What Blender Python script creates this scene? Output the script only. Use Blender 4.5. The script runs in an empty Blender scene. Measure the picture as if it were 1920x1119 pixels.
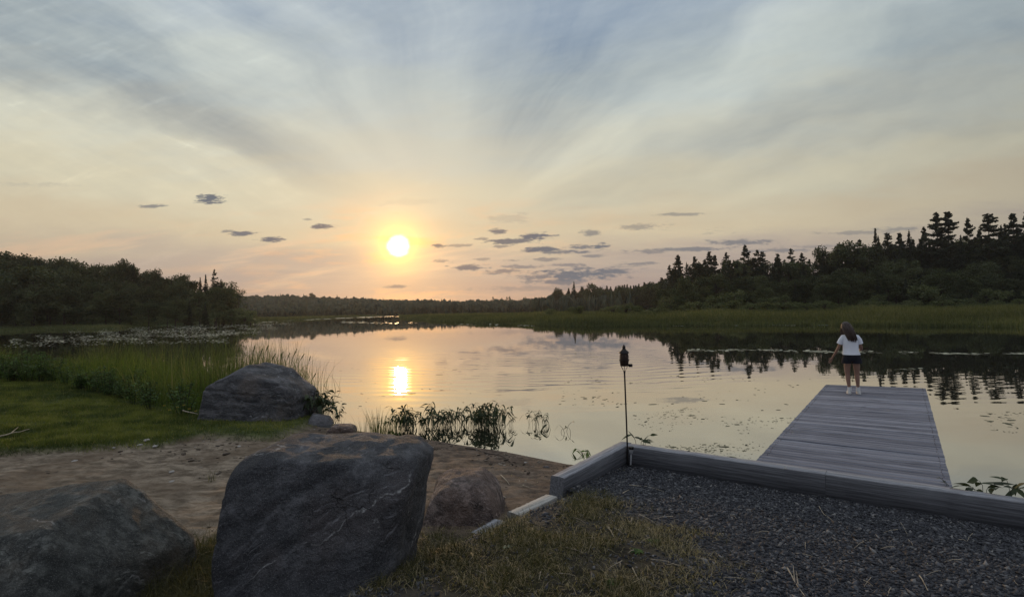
import bpy, math, random
import numpy as np
from mathutils import Vector, Matrix, noise as mnoise

random.seed(7)
rng = np.random.default_rng(11)
S = bpy.context.scene
COL = S.collection
R = math.radians

# ------------------------------------------------------------------ camera
H = 2.5                                   # eye height above the water
cam = bpy.data.cameras.new('camera')
cam.sensor_width = 36.0
cam.lens = 18.75
cam.clip_end = 6000
cam.clip_start = 0.05
camo = bpy.data.objects.new('camera', cam)
COL.objects.link(camo)
camo.location = (0, 0, H)
CM = Matrix.Rotation(R(90 + 1.27), 3, 'X') @ Matrix.Rotation(R(-1.17), 3, 'Z')
camo.rotation_euler = CM.to_euler()
S.camera = camo
S.view_settings.view_transform = 'Standard'
S.view_settings.look = 'None'
S.view_settings.exposure = 0
S.view_settings.gamma = 1
S.cycles.use_denoising = True
S.cycles.max_bounces = 6
S.cycles.transparent_max_bounces = 4
S.cycles.sample_clamp_indirect = 4.0


def ray(px, py):
    return CM @ Vector(((px - 960) / 1000, -(py - 559.5) / 1000, -1))


def at(px, py, z=0.0):                    # where the sight line meets a level surface
    d = ray(px, py)
    return d * ((z - H) / d.z) + Vector((0, 0, H))


def atY(px, py, Y):                       # where it meets a distance
    d = ray(px, py)
    return d * (Y / d.y) + Vector((0, 0, H))


SUN_D = ray(747, 461).normalized()
SUN_EL = math.asin(SUN_D.z)
SUN_AZ = math.atan2(SUN_D.x, SUN_D.y)


# ------------------------------------------------------------------ node helpers
class N:
    """a socket with arithmetic"""
    t = None

    def __init__(s, sock): s.s = sock

    def _m(s, op, b=None, c=None):
        n = N.t.nodes.new('ShaderNodeMath'); n.operation = op
        for i, v in enumerate((s, b, c)):
            if v is None: continue
            if isinstance(v, N): N.t.links.new(v.s, n.inputs[i])
            else: n.inputs[i].default_value = v
        return N(n.outputs[0])

    def __add__(s, b): return s._m('ADD', b)
    def __radd__(s, b): return s._m('ADD', b)
    def __sub__(s, b): return s._m('SUBTRACT', b)
    def __rsub__(s, b): return const(b)._m('SUBTRACT', s)
    def __mul__(s, b): return s._m('MULTIPLY', b)
    def __rmul__(s, b): return s._m('MULTIPLY', b)
    def __truediv__(s, b): return s._m('DIVIDE', b)
    def pow(s, b): return s._m('POWER', b)
    def max(s, b): return s._m('MAXIMUM', b)
    def min(s, b): return s._m('MINIMUM', b)
    def exp(s): return s._m('EXPONENT')
    def sqrt(s): return s._m('SQRT')
    def sin(s): return s._m('SINE')
    def acos(s): return s._m('ARCCOSINE')
    def abs(s): return s._m('ABSOLUTE')
    def atan2(s, b): return s._m('ARCTAN2', b)


def const(v):
    n = N.t.nodes.new('ShaderNodeValue'); n.outputs[0].default_value = v
    return N(n.outputs[0])


def put(sock, v):
    if isinstance(v, N): N.t.links.new(v.s, sock)
    elif isinstance(v, (tuple, list)) and len(v) == 3 and sock.type == 'RGBA': sock.default_value = (*v, 1)
    else: sock.default_value = v


def sstep(x, a, b, lo=0.0, hi=1.0, kind='SMOOTHSTEP'):
    n = N.t.nodes.new('ShaderNodeMapRange'); n.interpolation_type = kind
    put(n.inputs[0], x); put(n.inputs[1], a); put(n.inputs[2], b); put(n.inputs[3], lo); put(n.inputs[4], hi)
    return N(n.outputs[0])


def ramp(x, stops, interp='LINEAR'):
    n = N.t.nodes.new('ShaderNodeValToRGB'); put(n.inputs[0], x)
    r = n.color_ramp; r.interpolation = interp
    while len(r.elements) < len(stops): r.elements.new(0.5)
    for e, (p, c) in zip(r.elements, stops):
        e.position = p
        e.color = (c, c, c, 1) if isinstance(c, (int, float)) else (*c, 1)
    return N(n.outputs[0])


def mix(f, a, b, kind='MIX'):
    n = N.t.nodes.new('ShaderNodeMix'); n.data_type = 'RGBA'; n.blend_type = kind
    put(n.inputs[0], f); put(n.inputs[6], a); put(n.inputs[7], b)
    return N(n.outputs[2])


def vec(x, y, z=0.0):
    n = N.t.nodes.new('ShaderNodeCombineXYZ')
    put(n.inputs[0], x); put(n.inputs[1], y); put(n.inputs[2], z)
    return N(n.outputs[0])


def vmath(op, a, b=None):
    n = N.t.nodes.new('ShaderNodeVectorMath'); n.operation = op
    put(n.inputs[0], a)
    if b is not None: put(n.inputs[1], b)
    return N(n.outputs['Value' if op in ('LENGTH', 'DOT_PRODUCT', 'DISTANCE') else 'Vector'])


def sep(v):
    n = N.t.nodes.new('ShaderNodeSeparateXYZ'); put(n.inputs[0], v)
    return [N(o) for o in n.outputs]


def noise(v, scale=1.0, detail=3.0, rough=0.5, color=False):
    n = N.t.nodes.new('ShaderNodeTexNoise')
    put(n.inputs['Vector'], v); n.inputs['Scale'].default_value = scale
    n.inputs['Detail'].default_value = detail; n.inputs['Roughness'].default_value = rough
    return N(n.outputs[1 if color else 0])


def voronoi(v, scale=1.0, feature='F1', out='Distance'):
    n = N.t.nodes.new('ShaderNodeTexVoronoi'); n.feature = feature
    put(n.inputs['Vector'], v); n.inputs['Scale'].default_value = scale
    return N(n.outputs[out])


# ------------------------------------------------------------------ sky
W = bpy.data.worlds.new('World'); S.world = W
W.use_nodes = True
W.cycles.sampling_method = 'MANUAL'; W.cycles.sample_map_resolution = 1024
N.t = W.node_tree
N.t.nodes.clear()


def build_sky():
    tc = N.t.nodes.new('ShaderNodeTexCoord')
    D = vmath('NORMALIZE', N(tc.outputs['Generated']))
    x, y, z = sep(D)
    yy = y.max(0.06)
    u, v = x / yy, z / yy
    front = sstep(y, 0.05, 0.5)
    ang = vmath('DOT_PRODUCT', D, tuple(SUN_D)).min(0.99999).acos() * (180 / math.pi)

    def uv(px, py):
        d = ray(px, py)
        return d.x / d.y, d.z / d.y
    # clear air behind the veil of high cloud
    nish = N.t.nodes.new('ShaderNodeTexSky'); nish.sky_type = 'NISHITA'
    nish.sun_disc = False
    nish.sun_elevation = SUN_EL; nish.sun_rotation = SUN_AZ
    air = mix(1.0, N(nish.outputs[0]), (NISH, NISH, NISH), 'MULTIPLY')
    # veil: bright fibres and greyer gaps, coloured by height above the horizon
    zz = z + (noise(vec(u * 1.3, v * 7.0), 2.0, 4, 0.55) - 0.5) * sstep(v, 0.0, 0.15, 0.05, 0.13)
    bright = ramp(zz, SKY_BRIGHT, 'EASE')
    gap = ramp(zz, SKY_GAP, 'EASE')
    # fan of streaks that meet low over the far shore
    cu, cv = uv(845, 445)
    du, dv = u - cu, v - cv
    wob = noise(vec(u * 1.0, v * 1.6, 3.0), 3.2, 3, 0.5) - 0.5
    th = du.atan2(dv) * (180 / math.pi) + wob * 17.0
    rad = (du * du + dv * dv).sqrt()
    stops = [(-180, .6), (-82, .88), (-74, .98), (-71, .90), (-67.5, .32), (-63, .22), (-58, .42), (-53, .78), (-47, .86),
             (-40, .55), (-32, .80), (-25, .62), (-18, .50), (-2, .70), (22, .40),
             (30, .26), (38, .28), (46, .36), (53, .52), (60, .92), (65, .86), (69, .46), (73, .34), (76, .54), (78.5, .44),
             (81, .72), (84, .60), (88, .94), (94, .7), (180, .6)]
    fan = ramp((th + 180.0) / 360.0, [((a + 180) / 360, b) for a, b in stops], 'EASE')
    fine = noise(vec(th * 0.055, rad * 1.4), 2.2, 6, 0.6) - 0.5
    hair = noise(vec(th * 0.14 + wob * 1.5, rad * 1.1, 2.0), 2.6, 7, 0.68) - 0.5
    cirrus = noise(vec(u * 2.2 + v * 1.6 + wob * 0.5, v * 8.0 + u * 3.4, 1.7), 2.0, 8, 0.66) - 0.5
    rip = noise(vec(u * 3.0 - v * 2.0, v * 9.0 - u * 2.2, 6.1), 3.0, 7, 0.65) - 0.5
    blot = noise(vec(u * 1.0 + v * 0.5, v * 1.5, 8.0), 2.2, 4, 0.55) - 0.5
    st = fan + blot * 0.34 + fine * sstep(th.abs(), 14, 40, 0.24, 0.50) + hair * 0.22 + cirrus * sstep(u, 0.0, -0.6, 0.12, 0.85) + rip * 0.42
    st = mix(sstep(rad, 0.08, sstep(u, -0.25, 0.0, 0.50, 0.30)), const(0.75), st)
    st = mix(front, const(0.35), st)
    veil = mix(st, gap, bright)
    edge = sstep(th, -84, -72) * sstep(th, -68.5, -71) * sstep(rad, 0.2, 0.5) * front
    lit = sstep(cirrus + rip * 0.5, 0.0, 0.28) * edge * 0.20 + sstep(rip, 0.05, 0.3) * sstep(u, 0.1, -0.5) * front * 0.10 + 1.0
    veil = mix(1.0, veil, vec(lit, lit, lit), 'MULTIPLY')
    # low bands of grey haze and lit cloud
    band = noise(vec(u * 1.5, v * 20.0 + u * .8, 5.0), 1.7, 7, 0.62)
    lowm = sstep(v, 0.16, 0.03) * front
    veil = mix(sstep(band, 0.46, 0.68) * lowm * 0.7, veil, (0.335, 0.275, 0.28))
    pk = noise(vec(u * 1.3, v * 11.0 - u * 1.5, 15.0), 2.0, 6, 0.6)
    veil = mix(sstep(pk, 0.5, 0.68) * sstep(v, 0.02, 0.06) * sstep(v, 0.26, 0.14) * sstep(u, 0.2, -0.1) * front * 0.6, veil, (0.80, 0.555, 0.36))
    warm = noise(vec(u * 3.0, v * 16.0, 9.0), 2.4, 5, 0.6)
    near = (ang * (-1 / 10.0)).exp() * sstep(v, 0.24, 0.15)
    veil = mix(sstep(warm, 0.5, 0.7) * near * 0.85, veil, (0.95, 0.50, 0.22))
    # dimmer towards the sides and far dimmer and bluer behind the viewer
    hor = (x * math.sin(SUN_AZ) + y * math.cos(SUN_AZ))
    side = sstep(hor, -0.6, 0.85)
    veil = mix(side, mix(sstep(z, 0.12, 0.65), (0.15, 0.165, 0.205), (0.56, 0.62, 0.71)), veil)
    veil = mix(1.0, veil, mix(sstep(u, 0.25, 1.1) * front, (1, 1, 1), (0.80, 0.83, 0.86)), 'MULTIPLY')
    veil = mix(1.0, veil, mix(sstep(u, -0.45, -1.1) * front * sstep(v, 0.22, 0.05), (1, 1, 1), (0.80, 0.74, 0.76)), 'MULTIPLY')
    veil = mix(0.93, air, veil)
    # glow round the sun
    g1 = (ang * (-1 / 1.35)).exp(); g2 = (ang * (-1 / 6.0)).exp()
    sunc = mix(1.0, (3.0, 1.55, 0.10), vec(g1, g1, g1), 'MULTIPLY')
    glow = mix(1.0, (0.20, 0.07, 0.0), vec(g2, g2, g2), 'MULTIPLY')
    c = mix(1.0, mix(1.0, veil, glow, 'ADD'), sunc, 'ADD')
    # small dark clouds
    n1 = noise(vec(u * 1.0, v * 2.8), 24.0, 7, 0.70)
    n2 = noise(vec(u * 1.0, v * 4.5, 4.0), 60.0, 5, 0.65)
    du2 = (n1 - 0.5) * 3.8 + (n2 - 0.5) * 2.3
    tot = None
    for px, py, hw, hh, op in CLOUDS:
        a, b = uv(px, py)
        # the faint chain through z only makes the nodes evaluate one after another
        q = vmath('SUBTRACT', vec(u, v) if tot is None else vec(u, v, tot * 1e-6), (a, b, 0))
        q = vmath('MULTIPLY', q, (1000 / hw, 1000 / hh, 1))
        m = sstep(vmath('LENGTH', q) + du2, 1.3, 0.4, 0.0, op)
        tot = m if tot is None else tot.max(m)
    wisp = noise(vec(u * 3.2, v * 17.0 - u * 1.2, 11.0), 3.4, 7, 0.66)
    wm = sstep(wisp, 0.60, 0.72) * sstep(v, 0.045, 0.075) * sstep(v, 0.19, 0.13) * sstep(u, -0.15, 0.05) * sstep(u, 0.95, 0.4)
    tot = tot.max(wm * 0.45) * front
    cc = mix(sstep(ang, 22, 2), (0.125, 0.145, 0.18), (0.21, 0.17, 0.165))
    c = mix(tot, c, cc)
    disc = sstep(ang + (n1 - .5) * 0.7, 1.35, 0.45)
    c = mix(1.0, c, mix(1.0, (6.0, 4.6, 2.2), vec(disc, disc, disc), 'MULTIPLY'), 'ADD')
    bg = N.t.nodes.new('ShaderNodeBackground'); put(bg.inputs[0], c); bg.inputs[1].default_value = 1.0
    out = N.t.nodes.new('ShaderNodeOutputWorld')
    N.t.links.new(bg.outputs[0], out.inputs[0])


NISH = 0.08
# (sine of height, colour)
SKY_BRIGHT = [(0.0, (.41, .275, .235)), (.035, (.34, .262, .258)), (.08, (.475, .39, .33)), (.14, (.655, .555, .385)),
              (.21, (.725, .665, .485)), (.29, (.69, .685, .565)), (.38, (.635, .685, .64)), (.48, (.565, .63, .65)),
              (.62, (.58, .65, .70)), (1.0, (.60, .66, .74))]
SKY_GAP = [(0.0, (.37, .25, .22)), (.035, (.335, .26, .258)), (.08, (.42, .33, .29)), (.14, (.56, .455, .32)),
           (.21, (.475, .445, .355)), (.29, (.36, .38, .37)), (.38, (.27, .33, .38)), (.48, (.215, .295, .41)),
           (.62, (.42, .50, .60)), (1.0, (.56, .62, .71))]
CLOUDS = [(394, 374, 27, 9, .95), (376, 368, 10, 4, .8), (285, 387, 28, 3.2, .7), (458, 438, 24, 4.2, .9), (426, 434, 12, 2.6, .6), (508, 449, 26, 4.2, .95),
          (605, 425, 23, 4.2, .9), (578, 412, 10, 2, .5), (822, 461, 12, 4, .8), (862, 460, 26, 2.6, .5), (933, 434, 16, 4.5, .85),
          (962, 452, 50, 5.5, .9), (1003, 444, 30, 7, .95), (1012, 468, 40, 5, .95), (1065, 472, 50, 4, .8), (1126, 463, 17, 5.5, .9),
          (1095, 463, 30, 4, .8), (880, 501, 34, 5, .85), (945, 509, 34, 4.5, .7), (1085, 514, 80, 12, .95), (1050, 528, 60, 6, .8),
          (1140, 510, 46, 6, .85), (1015, 519, 40, 5, .8), (985, 500, 36, 4, .6), (1196, 426, 34, 6, .5), (1110, 437, 18, 6, .65),
          (1285, 402, 46, 3, .5), (1385, 454, 60, 5.5, .7), (1300, 467, 80, 4, .7), (1455, 470, 60, 4, .6), (1215, 471, 40, 4, .6),
          (1610, 436, 75, 3.5, .45), (1680, 430, 45, 4, .5), (1190, 495, 36, 4, .6), (748, 537, 22, 3, .6), (830, 490, 20, 3, .5),
          (770, 380, 60, 6, .08), (960, 410, 40, 9, .18), (1540, 462, 60, 4, .4), (905, 448, 12, 3, .6), (940, 462, 14, 2.5, .6), (1030, 486, 26, 3, .6), (905, 486, 16, 2.5, .5), (1060, 497, 30, 3.5, .6), (1110, 480, 20, 3, .6), (960, 488, 16, 2.5, .5), (1020, 540, 120, 5, .35), (80, 345, 70, 5, .15)]
build_sky()

# ------------------------------------------------------------------ the sun, low behind thin cloud
sl = bpy.data.lights.new('sun', 'SUN'); sl.energy = 0.9; sl.angle = R(1.3); sl.color = (1.0, 0.60, 0.28)
so = bpy.data.objects.new('sun', sl); COL.objects.link(so)
so.rotation_euler = (-SUN_D).to_track_quat('-Z', 'Y').to_euler()


# ------------------------------------------------------------------ mesh helpers
def mk(name, V, F, mat=None, parent=None, smooth=False, attr=None, uvs=None):
    """one mesh object; F: an (n,k) array or a list of such arrays; attr: {name: per-vertex floats}"""
    V = np.asarray(V, dtype=np.float32).reshape(-1, 3)
    Fs = [np.asarray(f, dtype=np.int32) for f in (F if isinstance(F, list) else [F]) if len(f)]
    me = bpy.data.meshes.new(name)
    me.vertices.add(len(V)); me.vertices.foreach_set('co', V.ravel())
    nl = sum(f.size for f in Fs); npoly = sum(len(f) for f in Fs)
    me.loops.add(nl); me.polygons.add(npoly)
    me.loops.foreach_set('vertex_index', np.concatenate([f.ravel() for f in Fs]))
    sizes = np.concatenate([np.full(len(f), f.shape[1], dtype=np.int32) for f in Fs])
    starts = np.concatenate([[0], np.cumsum(sizes)[:-1]]).astype(np.int32)
    me.polygons.foreach_set('loop_start', starts)
    try: me.polygons.foreach_set('loop_total', sizes)
    except Exception: pass
    me.update(calc_edges=True); me.validate()
    if smooth: me.polygons.foreach_set('use_smooth', np.ones(npoly, dtype=bool))
    for k, a in (attr or {}).items():
        at_ = me.attributes.new(k, 'FLOAT', 'POINT'); at_.data.foreach_set('value', np.asarray(a, dtype=np.float32).ravel())
    if mat: me.materials.append(mat)
    o = bpy.data.objects.new(name, me); COL.objects.link(o)
    if parent: o.parent = parent
    return o


def tag(o, label=None, cat=None, group=None, kind=None):
    if label: o['label'] = label
    if cat: o['category'] = cat
    if group: o['group'] = group
    if kind: o['kind'] = kind
    return o


def thing(name, label, cat, loc=(0, 0, 0), rz=0.0, group=None, scale=1.0):
    o = bpy.data.objects.new(name, None); COL.objects.link(o)
    o.location = loc; o.rotation_euler = (0, 0, rz); o.scale = (scale,) * 3 if not isinstance(scale, tuple) else scale
    o.empty_display_size = 0.1
    return tag(o, label, cat, group)


def dup(root, loc, rz=0.0, label=None, scale=None, kids=None, rot=None):
    c = root.copy(); COL.objects.link(c)
    c.location = loc; c.rotation_euler = rot or (0, 0, rz)
    if scale is not None: c.scale = (scale,) * 3 if not isinstance(scale, tuple) else scale
    if label: c['label'] = label
    for ch in (kids if kids is not None else list(root.children)):
        d = ch.copy(); COL.objects.link(d); d.parent = c
        for g in ch.children:
            e = g.copy(); COL.objects.link(e); e.parent = d
    return c


class MB:
    """collects quads and triangles"""
    def __init__(s): s.V = []; s.F3 = []; s.F4 = []; s.A = []

    def add(s, V, F, a=0.5):
        b = sum(len(v) for v in s.V)
        V = np.asarray(V, float).reshape(-1, 3); F = np.asarray(F, int)
        s.V.append(V); s.A.append(np.full(len(V), a) if np.isscalar(a) else np.asarray(a))
        (s.F3 if F.shape[1] == 3 else s.F4).append(F + b)

    def box(s, c, size, M=None, a=0.5, taper=1.0):
        hx, hy, hz = size[0] / 2, size[1] / 2, size[2] / 2
        V = np.array([[sx * hx * (taper if sz > 0 else 1), sy * hy * (taper if sz > 0 else 1), sz * hz] for sz in (-1, 1) for sy in (-1, 1) for sx in (-1, 1)])
        if M is not None: V = V @ np.asarray(M).T
        V = V + np.asarray(c)
        s.add(V, [[0, 2, 3, 1], [4, 5, 7, 6], [0, 1, 5, 4], [2, 6, 7, 3], [0, 4, 6, 2], [1, 3, 7, 5]], a)

    def tube(s, P, r, k=6, a=0.5, cap=True):
        P = np.asarray(P, float); n = len(P)
        r = np.full(n, r) if np.isscalar(r) else np.asarray(r, float)
        T = np.gradient(P, axis=0); T /= np.linalg.norm(T, axis=1)[:, None] + 1e-9
        up = np.array([0, 0, 1.0]) if abs(T[0, 2]) < .9 else np.array([1.0, 0, 0])
        A = np.cross(T, up); A /= np.linalg.norm(A, axis=1)[:, None] + 1e-9
        B = np.cross(T, A)
        th = np.arange(k) / k * 2 * math.pi
        V = P[:, None] + r[:, None, None] * (np.cos(th)[None, :, None] * A[:, None] + np.sin(th)[None, :, None] * B[:, None])
        i = np.arange(n - 1)[:, None] * k; j = np.arange(k)[None]; j2 = (j + 1) % k
        F = np.stack([i + j, i + j2, i + k + j2, i + k + j], -1).reshape(-1, 4)
        s.add(V.reshape(-1, 3), F, a)
        if cap:
            b = sum(len(v) for v in s.V)
            s.add(np.vstack([P[:1], V[0]]), [[0, 1 + (q + 1) % k, 1 + q] for q in range(k)], a)
            s.add(np.vstack([P[-1:], V[-1]]), [[0, 1 + q, 1 + (q + 1) % k] for q in range(k)], a)

    def rings(s, C, RX, RY, k=16, a=0.5, cap=True, rot=None):
        """loft of level ellipses"""
        C = np.asarray(C, float); th = np.arange(k) / k * 2 * math.pi
        n = len(C)
        V = np.zeros((n, k, 3))
        V[:, :, 0] = C[:, 0, None] + np.asarray(RX)[:, None] * np.cos(th)
        V[:, :, 1] = C[:, 1, None] + np.asarray(RY)[:, None] * np.sin(th)
        V[:, :, 2] = C[:, 2, None]
        i = np.arange(n - 1)[:, None] * k; j = np.arange(k)[None]; j2 = (j + 1) % k
        F = np.stack([i + j, i + j2, i + k + j2, i + k + j], -1).reshape(-1, 4)
        s.add(V.reshape(-1, 3), F, a)
        if cap:
            for e, fl in ((0, 1), (n - 1, 0)):
                s.add(np.vstack([C[e:e + 1], V[e]]), [[0, 1 + (q + 1) % k, 1 + q] if fl else [0, 1 + q, 1 + (q + 1) % k] for q in range(k)], a)

    def build(s, name, mat=None, parent=None, smooth=False, weld=0.0):
        o = mk(name, np.vstack(s.V), [np.vstack(f) for f in (s.F4, s.F3) if f], mat, parent, smooth, {'tint': np.concatenate(s.A)})
        return o


def inst(proto_V, proto_F, Ms, T, tint=None):
    """many copies of a small shape in one mesh: Ms (n,3,3), T (n,3)"""
    n = len(T); m = len(proto_V)
    V = np.einsum('nij,mj->nmi', Ms, proto_V) + T[:, None]
    F = (proto_F[None] + (np.arange(n) * m)[:, None, None]).reshape(-1, proto_F.shape[1])
    return V.reshape(-1, 3), F, (None if tint is None else np.repeat(tint, m))


def rotz(a):
    c, s_ = np.cos(a), np.sin(a); z = np.zeros_like(c); o = np.ones_like(c)
    return np.stack([np.stack([c, -s_, z], -1), np.stack([s_, c, z], -1), np.stack([z, z, o], -1)], -2)


def rand_rot(n):
    q = rng.normal(size=(n, 4)); q /= np.linalg.norm(q, axis=1)[:, None]
    w, x, y, z = q.T
    return np.stack([np.stack([1 - 2 * (y * y + z * z), 2 * (x * y - z * w), 2 * (x * z + y * w)], -1),
                     np.stack([2 * (x * y + z * w), 1 - 2 * (x * x + z * z), 2 * (y * z - x * w)], -1),
                     np.stack([2 * (x * z - y * w), 2 * (y * z + x * w), 1 - 2 * (x * x + y * y)], -1)], -2)


def vnoise(X, Y, scale, seed=0, octaves=4, rough=0.5):
    """value noise, vectorised"""
    out = np.zeros_like(X, dtype=float); amp = 1.0; tot = 0
    for o in range(octaves):
        x = X * scale + seed * 17.3 + o * 5.1; y = Y * scale + seed * 9.7 + o * 3.3
        xi = np.floor(x).astype(np.int64); yi = np.floor(y).astype(np.int64); fx = x - xi; fy = y - yi
        fx = fx * fx * (3 - 2 * fx); fy = fy * fy * (3 - 2 * fy)
        def h(a, b):
            k = (a * 374761393 + b * 668265263 + seed * 1274126177) & 0xffffffff
            k = ((k ^ (k >> 13)) * 1274126177) & 0xffffffff
            return ((k ^ (k >> 16)) & 0xffff) / 65535.0
        out += amp * ((h(xi, yi) * (1 - fx) + h(xi + 1, yi) * fx) * (1 - fy) + (h(xi, yi + 1) * (1 - fx) + h(xi + 1, yi + 1) * fx) * fy)
        tot += amp; amp *= rough; scale *= 2.03
    return out / tot - 0.5


def smooth(a, b, x):
    t = np.clip((x - a) / (b - a), 0, 1); return t * t * (3 - 2 * t)


# ------------------------------------------------------------------ materials
def mat_new(name):
    m = bpy.data.materials.new(name); m.use_nodes = True
    N.t = m.node_tree; N.t.nodes.clear()
    out = N.t.nodes.new('ShaderNodeOutputMaterial')
    return m, out


def principled(col, rough=0.8, normal=None, spec=0.3, metal=0.0):
    b = N.t.nodes.new('ShaderNodeBsdfPrincipled')
    put(b.inputs['Base Color'], col); put(b.inputs['Roughness'], rough)
    put(b.inputs['Specular IOR Level'], spec); put(b.inputs['Metallic'], metal)
    if normal is not None: put(b.inputs['Normal'], normal)
    return b


def bump(h, strength=1.0, dist=0.01):
    n = N.t.nodes.new('ShaderNodeBump'); n.inputs['Strength'].default_value = strength
    n.inputs['Distance'].default_value = dist; put(n.inputs['Height'], h)
    return N(n.outputs[0])


def attr(name):
    n = N.t.nodes.new('ShaderNodeAttribute'); n.attribute_name = name
    return N(n.outputs['Fac'])


def obj_co():
    return N(N.t.nodes.new('ShaderNodeTexCoord').outputs['Object'])


def world_co():
    return N(N.t.nodes.new('ShaderNodeNewGeometry').outputs['Position'])


def obj_rand():
    return N(N.t.nodes.new('ShaderNodeObjectInfo').outputs['Random'])


def simple(name, col, rough=0.7, spec=0.3, metal=0.0, vary=0.25, scale=8.0):
    m, out = mat_new(name)
    n = noise(obj_co(), scale, 4, 0.6)
    c = mix(n, tuple(v * (1 - vary) for v in col), tuple(min(1, v * (1 + vary)) for v in col))
    b = principled(c, rough, None, spec, metal)
    N.t.links.new(b.outputs[0], out.inputs[0]); return m


def leafy(name, dark, light, dry=None, transl=0.35, rough=0.6, objvar=0.0):
    """foliage: colour runs with the per-leaf attribute 'tint'; light also passes through the leaf"""
    m, out = mat_new(name)
    t = attr('tint')
    if objvar: t = t + (obj_rand() - 0.5) * objvar
    stops = [(0.0, dark), (0.8 if dry else 1.0, light)] + ([(1.0, dry)] if dry else [])
    c = ramp(t, stops)
    b = principled(c, rough, None, 0.25)
    tr = N.t.nodes.new('ShaderNodeBsdfTranslucent'); put(tr.inputs[0], mix(1.0, c, (1.5, 1.6, 0.7), 'MULTIPLY'))
    mx = N.t.nodes.new('ShaderNodeMixShader'); mx.inputs[0].default_value = transl
    N.t.links.new(b.outputs[0], mx.inputs[1]); N.t.links.new(tr.outputs[0], mx.inputs[2])
    N.t.links.new(mx.outputs[0], out.inputs[0]); return m


def water_mat():
    m, out = mat_new('pond_water')
    P = world_co(); x, y, z = sep(P)
    # breeze ripples: small tilts of the surface, crests lying across the view
    a = noise(vec(x * 0.9, y * 2.6), 1.6, 3, 0.55) - 0.5
    b = noise(vec(x * 1.1, y * 3.0, 7.0), 1.3, 3, 0.55) - 0.5
    patch = noise(vec(x * 0.05, y * 0.09, 2.0), 1.0, 3, 0.5)
    amp = sstep(patch, 0.38, 0.66, 0.004, 0.017)
    tx, ty = a * amp * 0.6, b * amp
    # rings spreading from a fish far out
    cx, cy = 1.0, 48.0
    dx, dy = x - cx, y - cy
    rr = (dx * dx + dy * dy * 1.0).sqrt()
    ring = ((rr + (noise(vec(x, y), 0.35, 2) - .5) * 1.6) * 7.0).sin()
    m1 = sstep(rr, 14, 20) * sstep(rr, 37, 28) * sstep(y, 44, 34) * sstep(x.abs(), 15, 8)
    m1 = m1 * sstep(noise(vec(x * 0.25, y * 0.25, 3.3), 1.0, 2), 0.34, 0.58)
    k = ring * m1 * 0.021 * sstep(x, 9.5, 4.0) * sstep(x, -9.0, -2.0, 0.3, 1.0)
    tx = tx + k * dx / rr; ty = ty + k * dy / rr
    # short chop round the dock's far end
    m2 = sstep(vmath('LENGTH', vmath('SUBTRACT', P, (14.0, 13.5, 0))), 7.0, 2.0)
    ty = ty + (y * 9.0 + noise(vec(x, y), 0.8, 2) * 6.0).sin() * m2 * 0.006
    nrm = vmath('NORMALIZE', vec(tx, ty, 1.0))
    fr = N.t.nodes.new('ShaderNodeFresnel'); fr.inputs[0].default_value = 1.33; put(fr.inputs[1], nrm)
    f = (N(fr.outputs[0]).pow(0.5) * 0.64 + 0.30).min(1.0)
    gl = N.t.nodes.new('ShaderNodeBsdfGlossy'); put(gl.inputs['Color'], (0.95, 0.94, 0.93)); gl.inputs['Roughness'].default_value = 0.012; put(gl.inputs['Normal'], nrm)
    df = principled((0.020, 0.022, 0.014), 0.9, None, 0.0)
    mx = N.t.nodes.new('ShaderNodeMixShader'); put(mx.inputs[0], f)
    N.t.links.new(df.outputs[0], mx.inputs[1]); N.t.links.new(gl.outputs[0], mx.inputs[2])
    N.t.links.new(mx.outputs[0], out.inputs[0]); return m


def ground_mat():
    m, out = mat_new('shore_ground')
    P = world_co(); x, y, z = sep(P)
    g, gr = attr('gravel'), attr('grass')
    big = noise(P, 0.9, 5, 0.6); mid = noise(vec(x * 1.0, y * 1.6, z), 3.6, 9, 0.70); fine = noise(P, 60, 3, 0.6)
    sand = mix(sstep(mid, 0.36, 0.64), (0.125, 0.095, 0.066), (0.37, 0.295, 0.215))
    sand = mix(sstep(big, 0.42, 0.62) * 0.55, sand, (0.13, 0.088, 0.055))
    sand = mix(fine * 0.35, sand, (0.10, 0.075, 0.055))
    sand = mix(sstep(z, 0.10, 0.01) * 0.75, sand, (0.07, 0.050, 0.036))
    red = attr('russet')
    sand = mix(red * 0.75, sand, mix(sstep(mid, 0.35, 0.7), (0.080, 0.057, 0.043), (0.23, 0.165, 0.12)))
    turf = mix(sstep(mid, 0.35, 0.7), (0.04, 0.052, 0.017), (0.10, 0.115, 0.035))
    soil = mix(sstep(mid, .35, .65), (0.022, 0.019, 0.013), (0.085, 0.070, 0.048))
    grav = mix(noise(P, 34, 2, 0.6), (0.022, 0.023, 0.028), (0.10, 0.10, 0.11))
    c = mix(gr, sand, turf)
    c = mix(attr('soil'), c, soil)
    c = mix(g, c, grav)
    h = mid * 0.09 + fine * 0.008 + big * 0.03
    b = principled(c, 0.92, bump(h, 0.9, 0.8), 0.15)
    N.t.links.new(b.outputs[0], out.inputs[0]); return m


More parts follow.
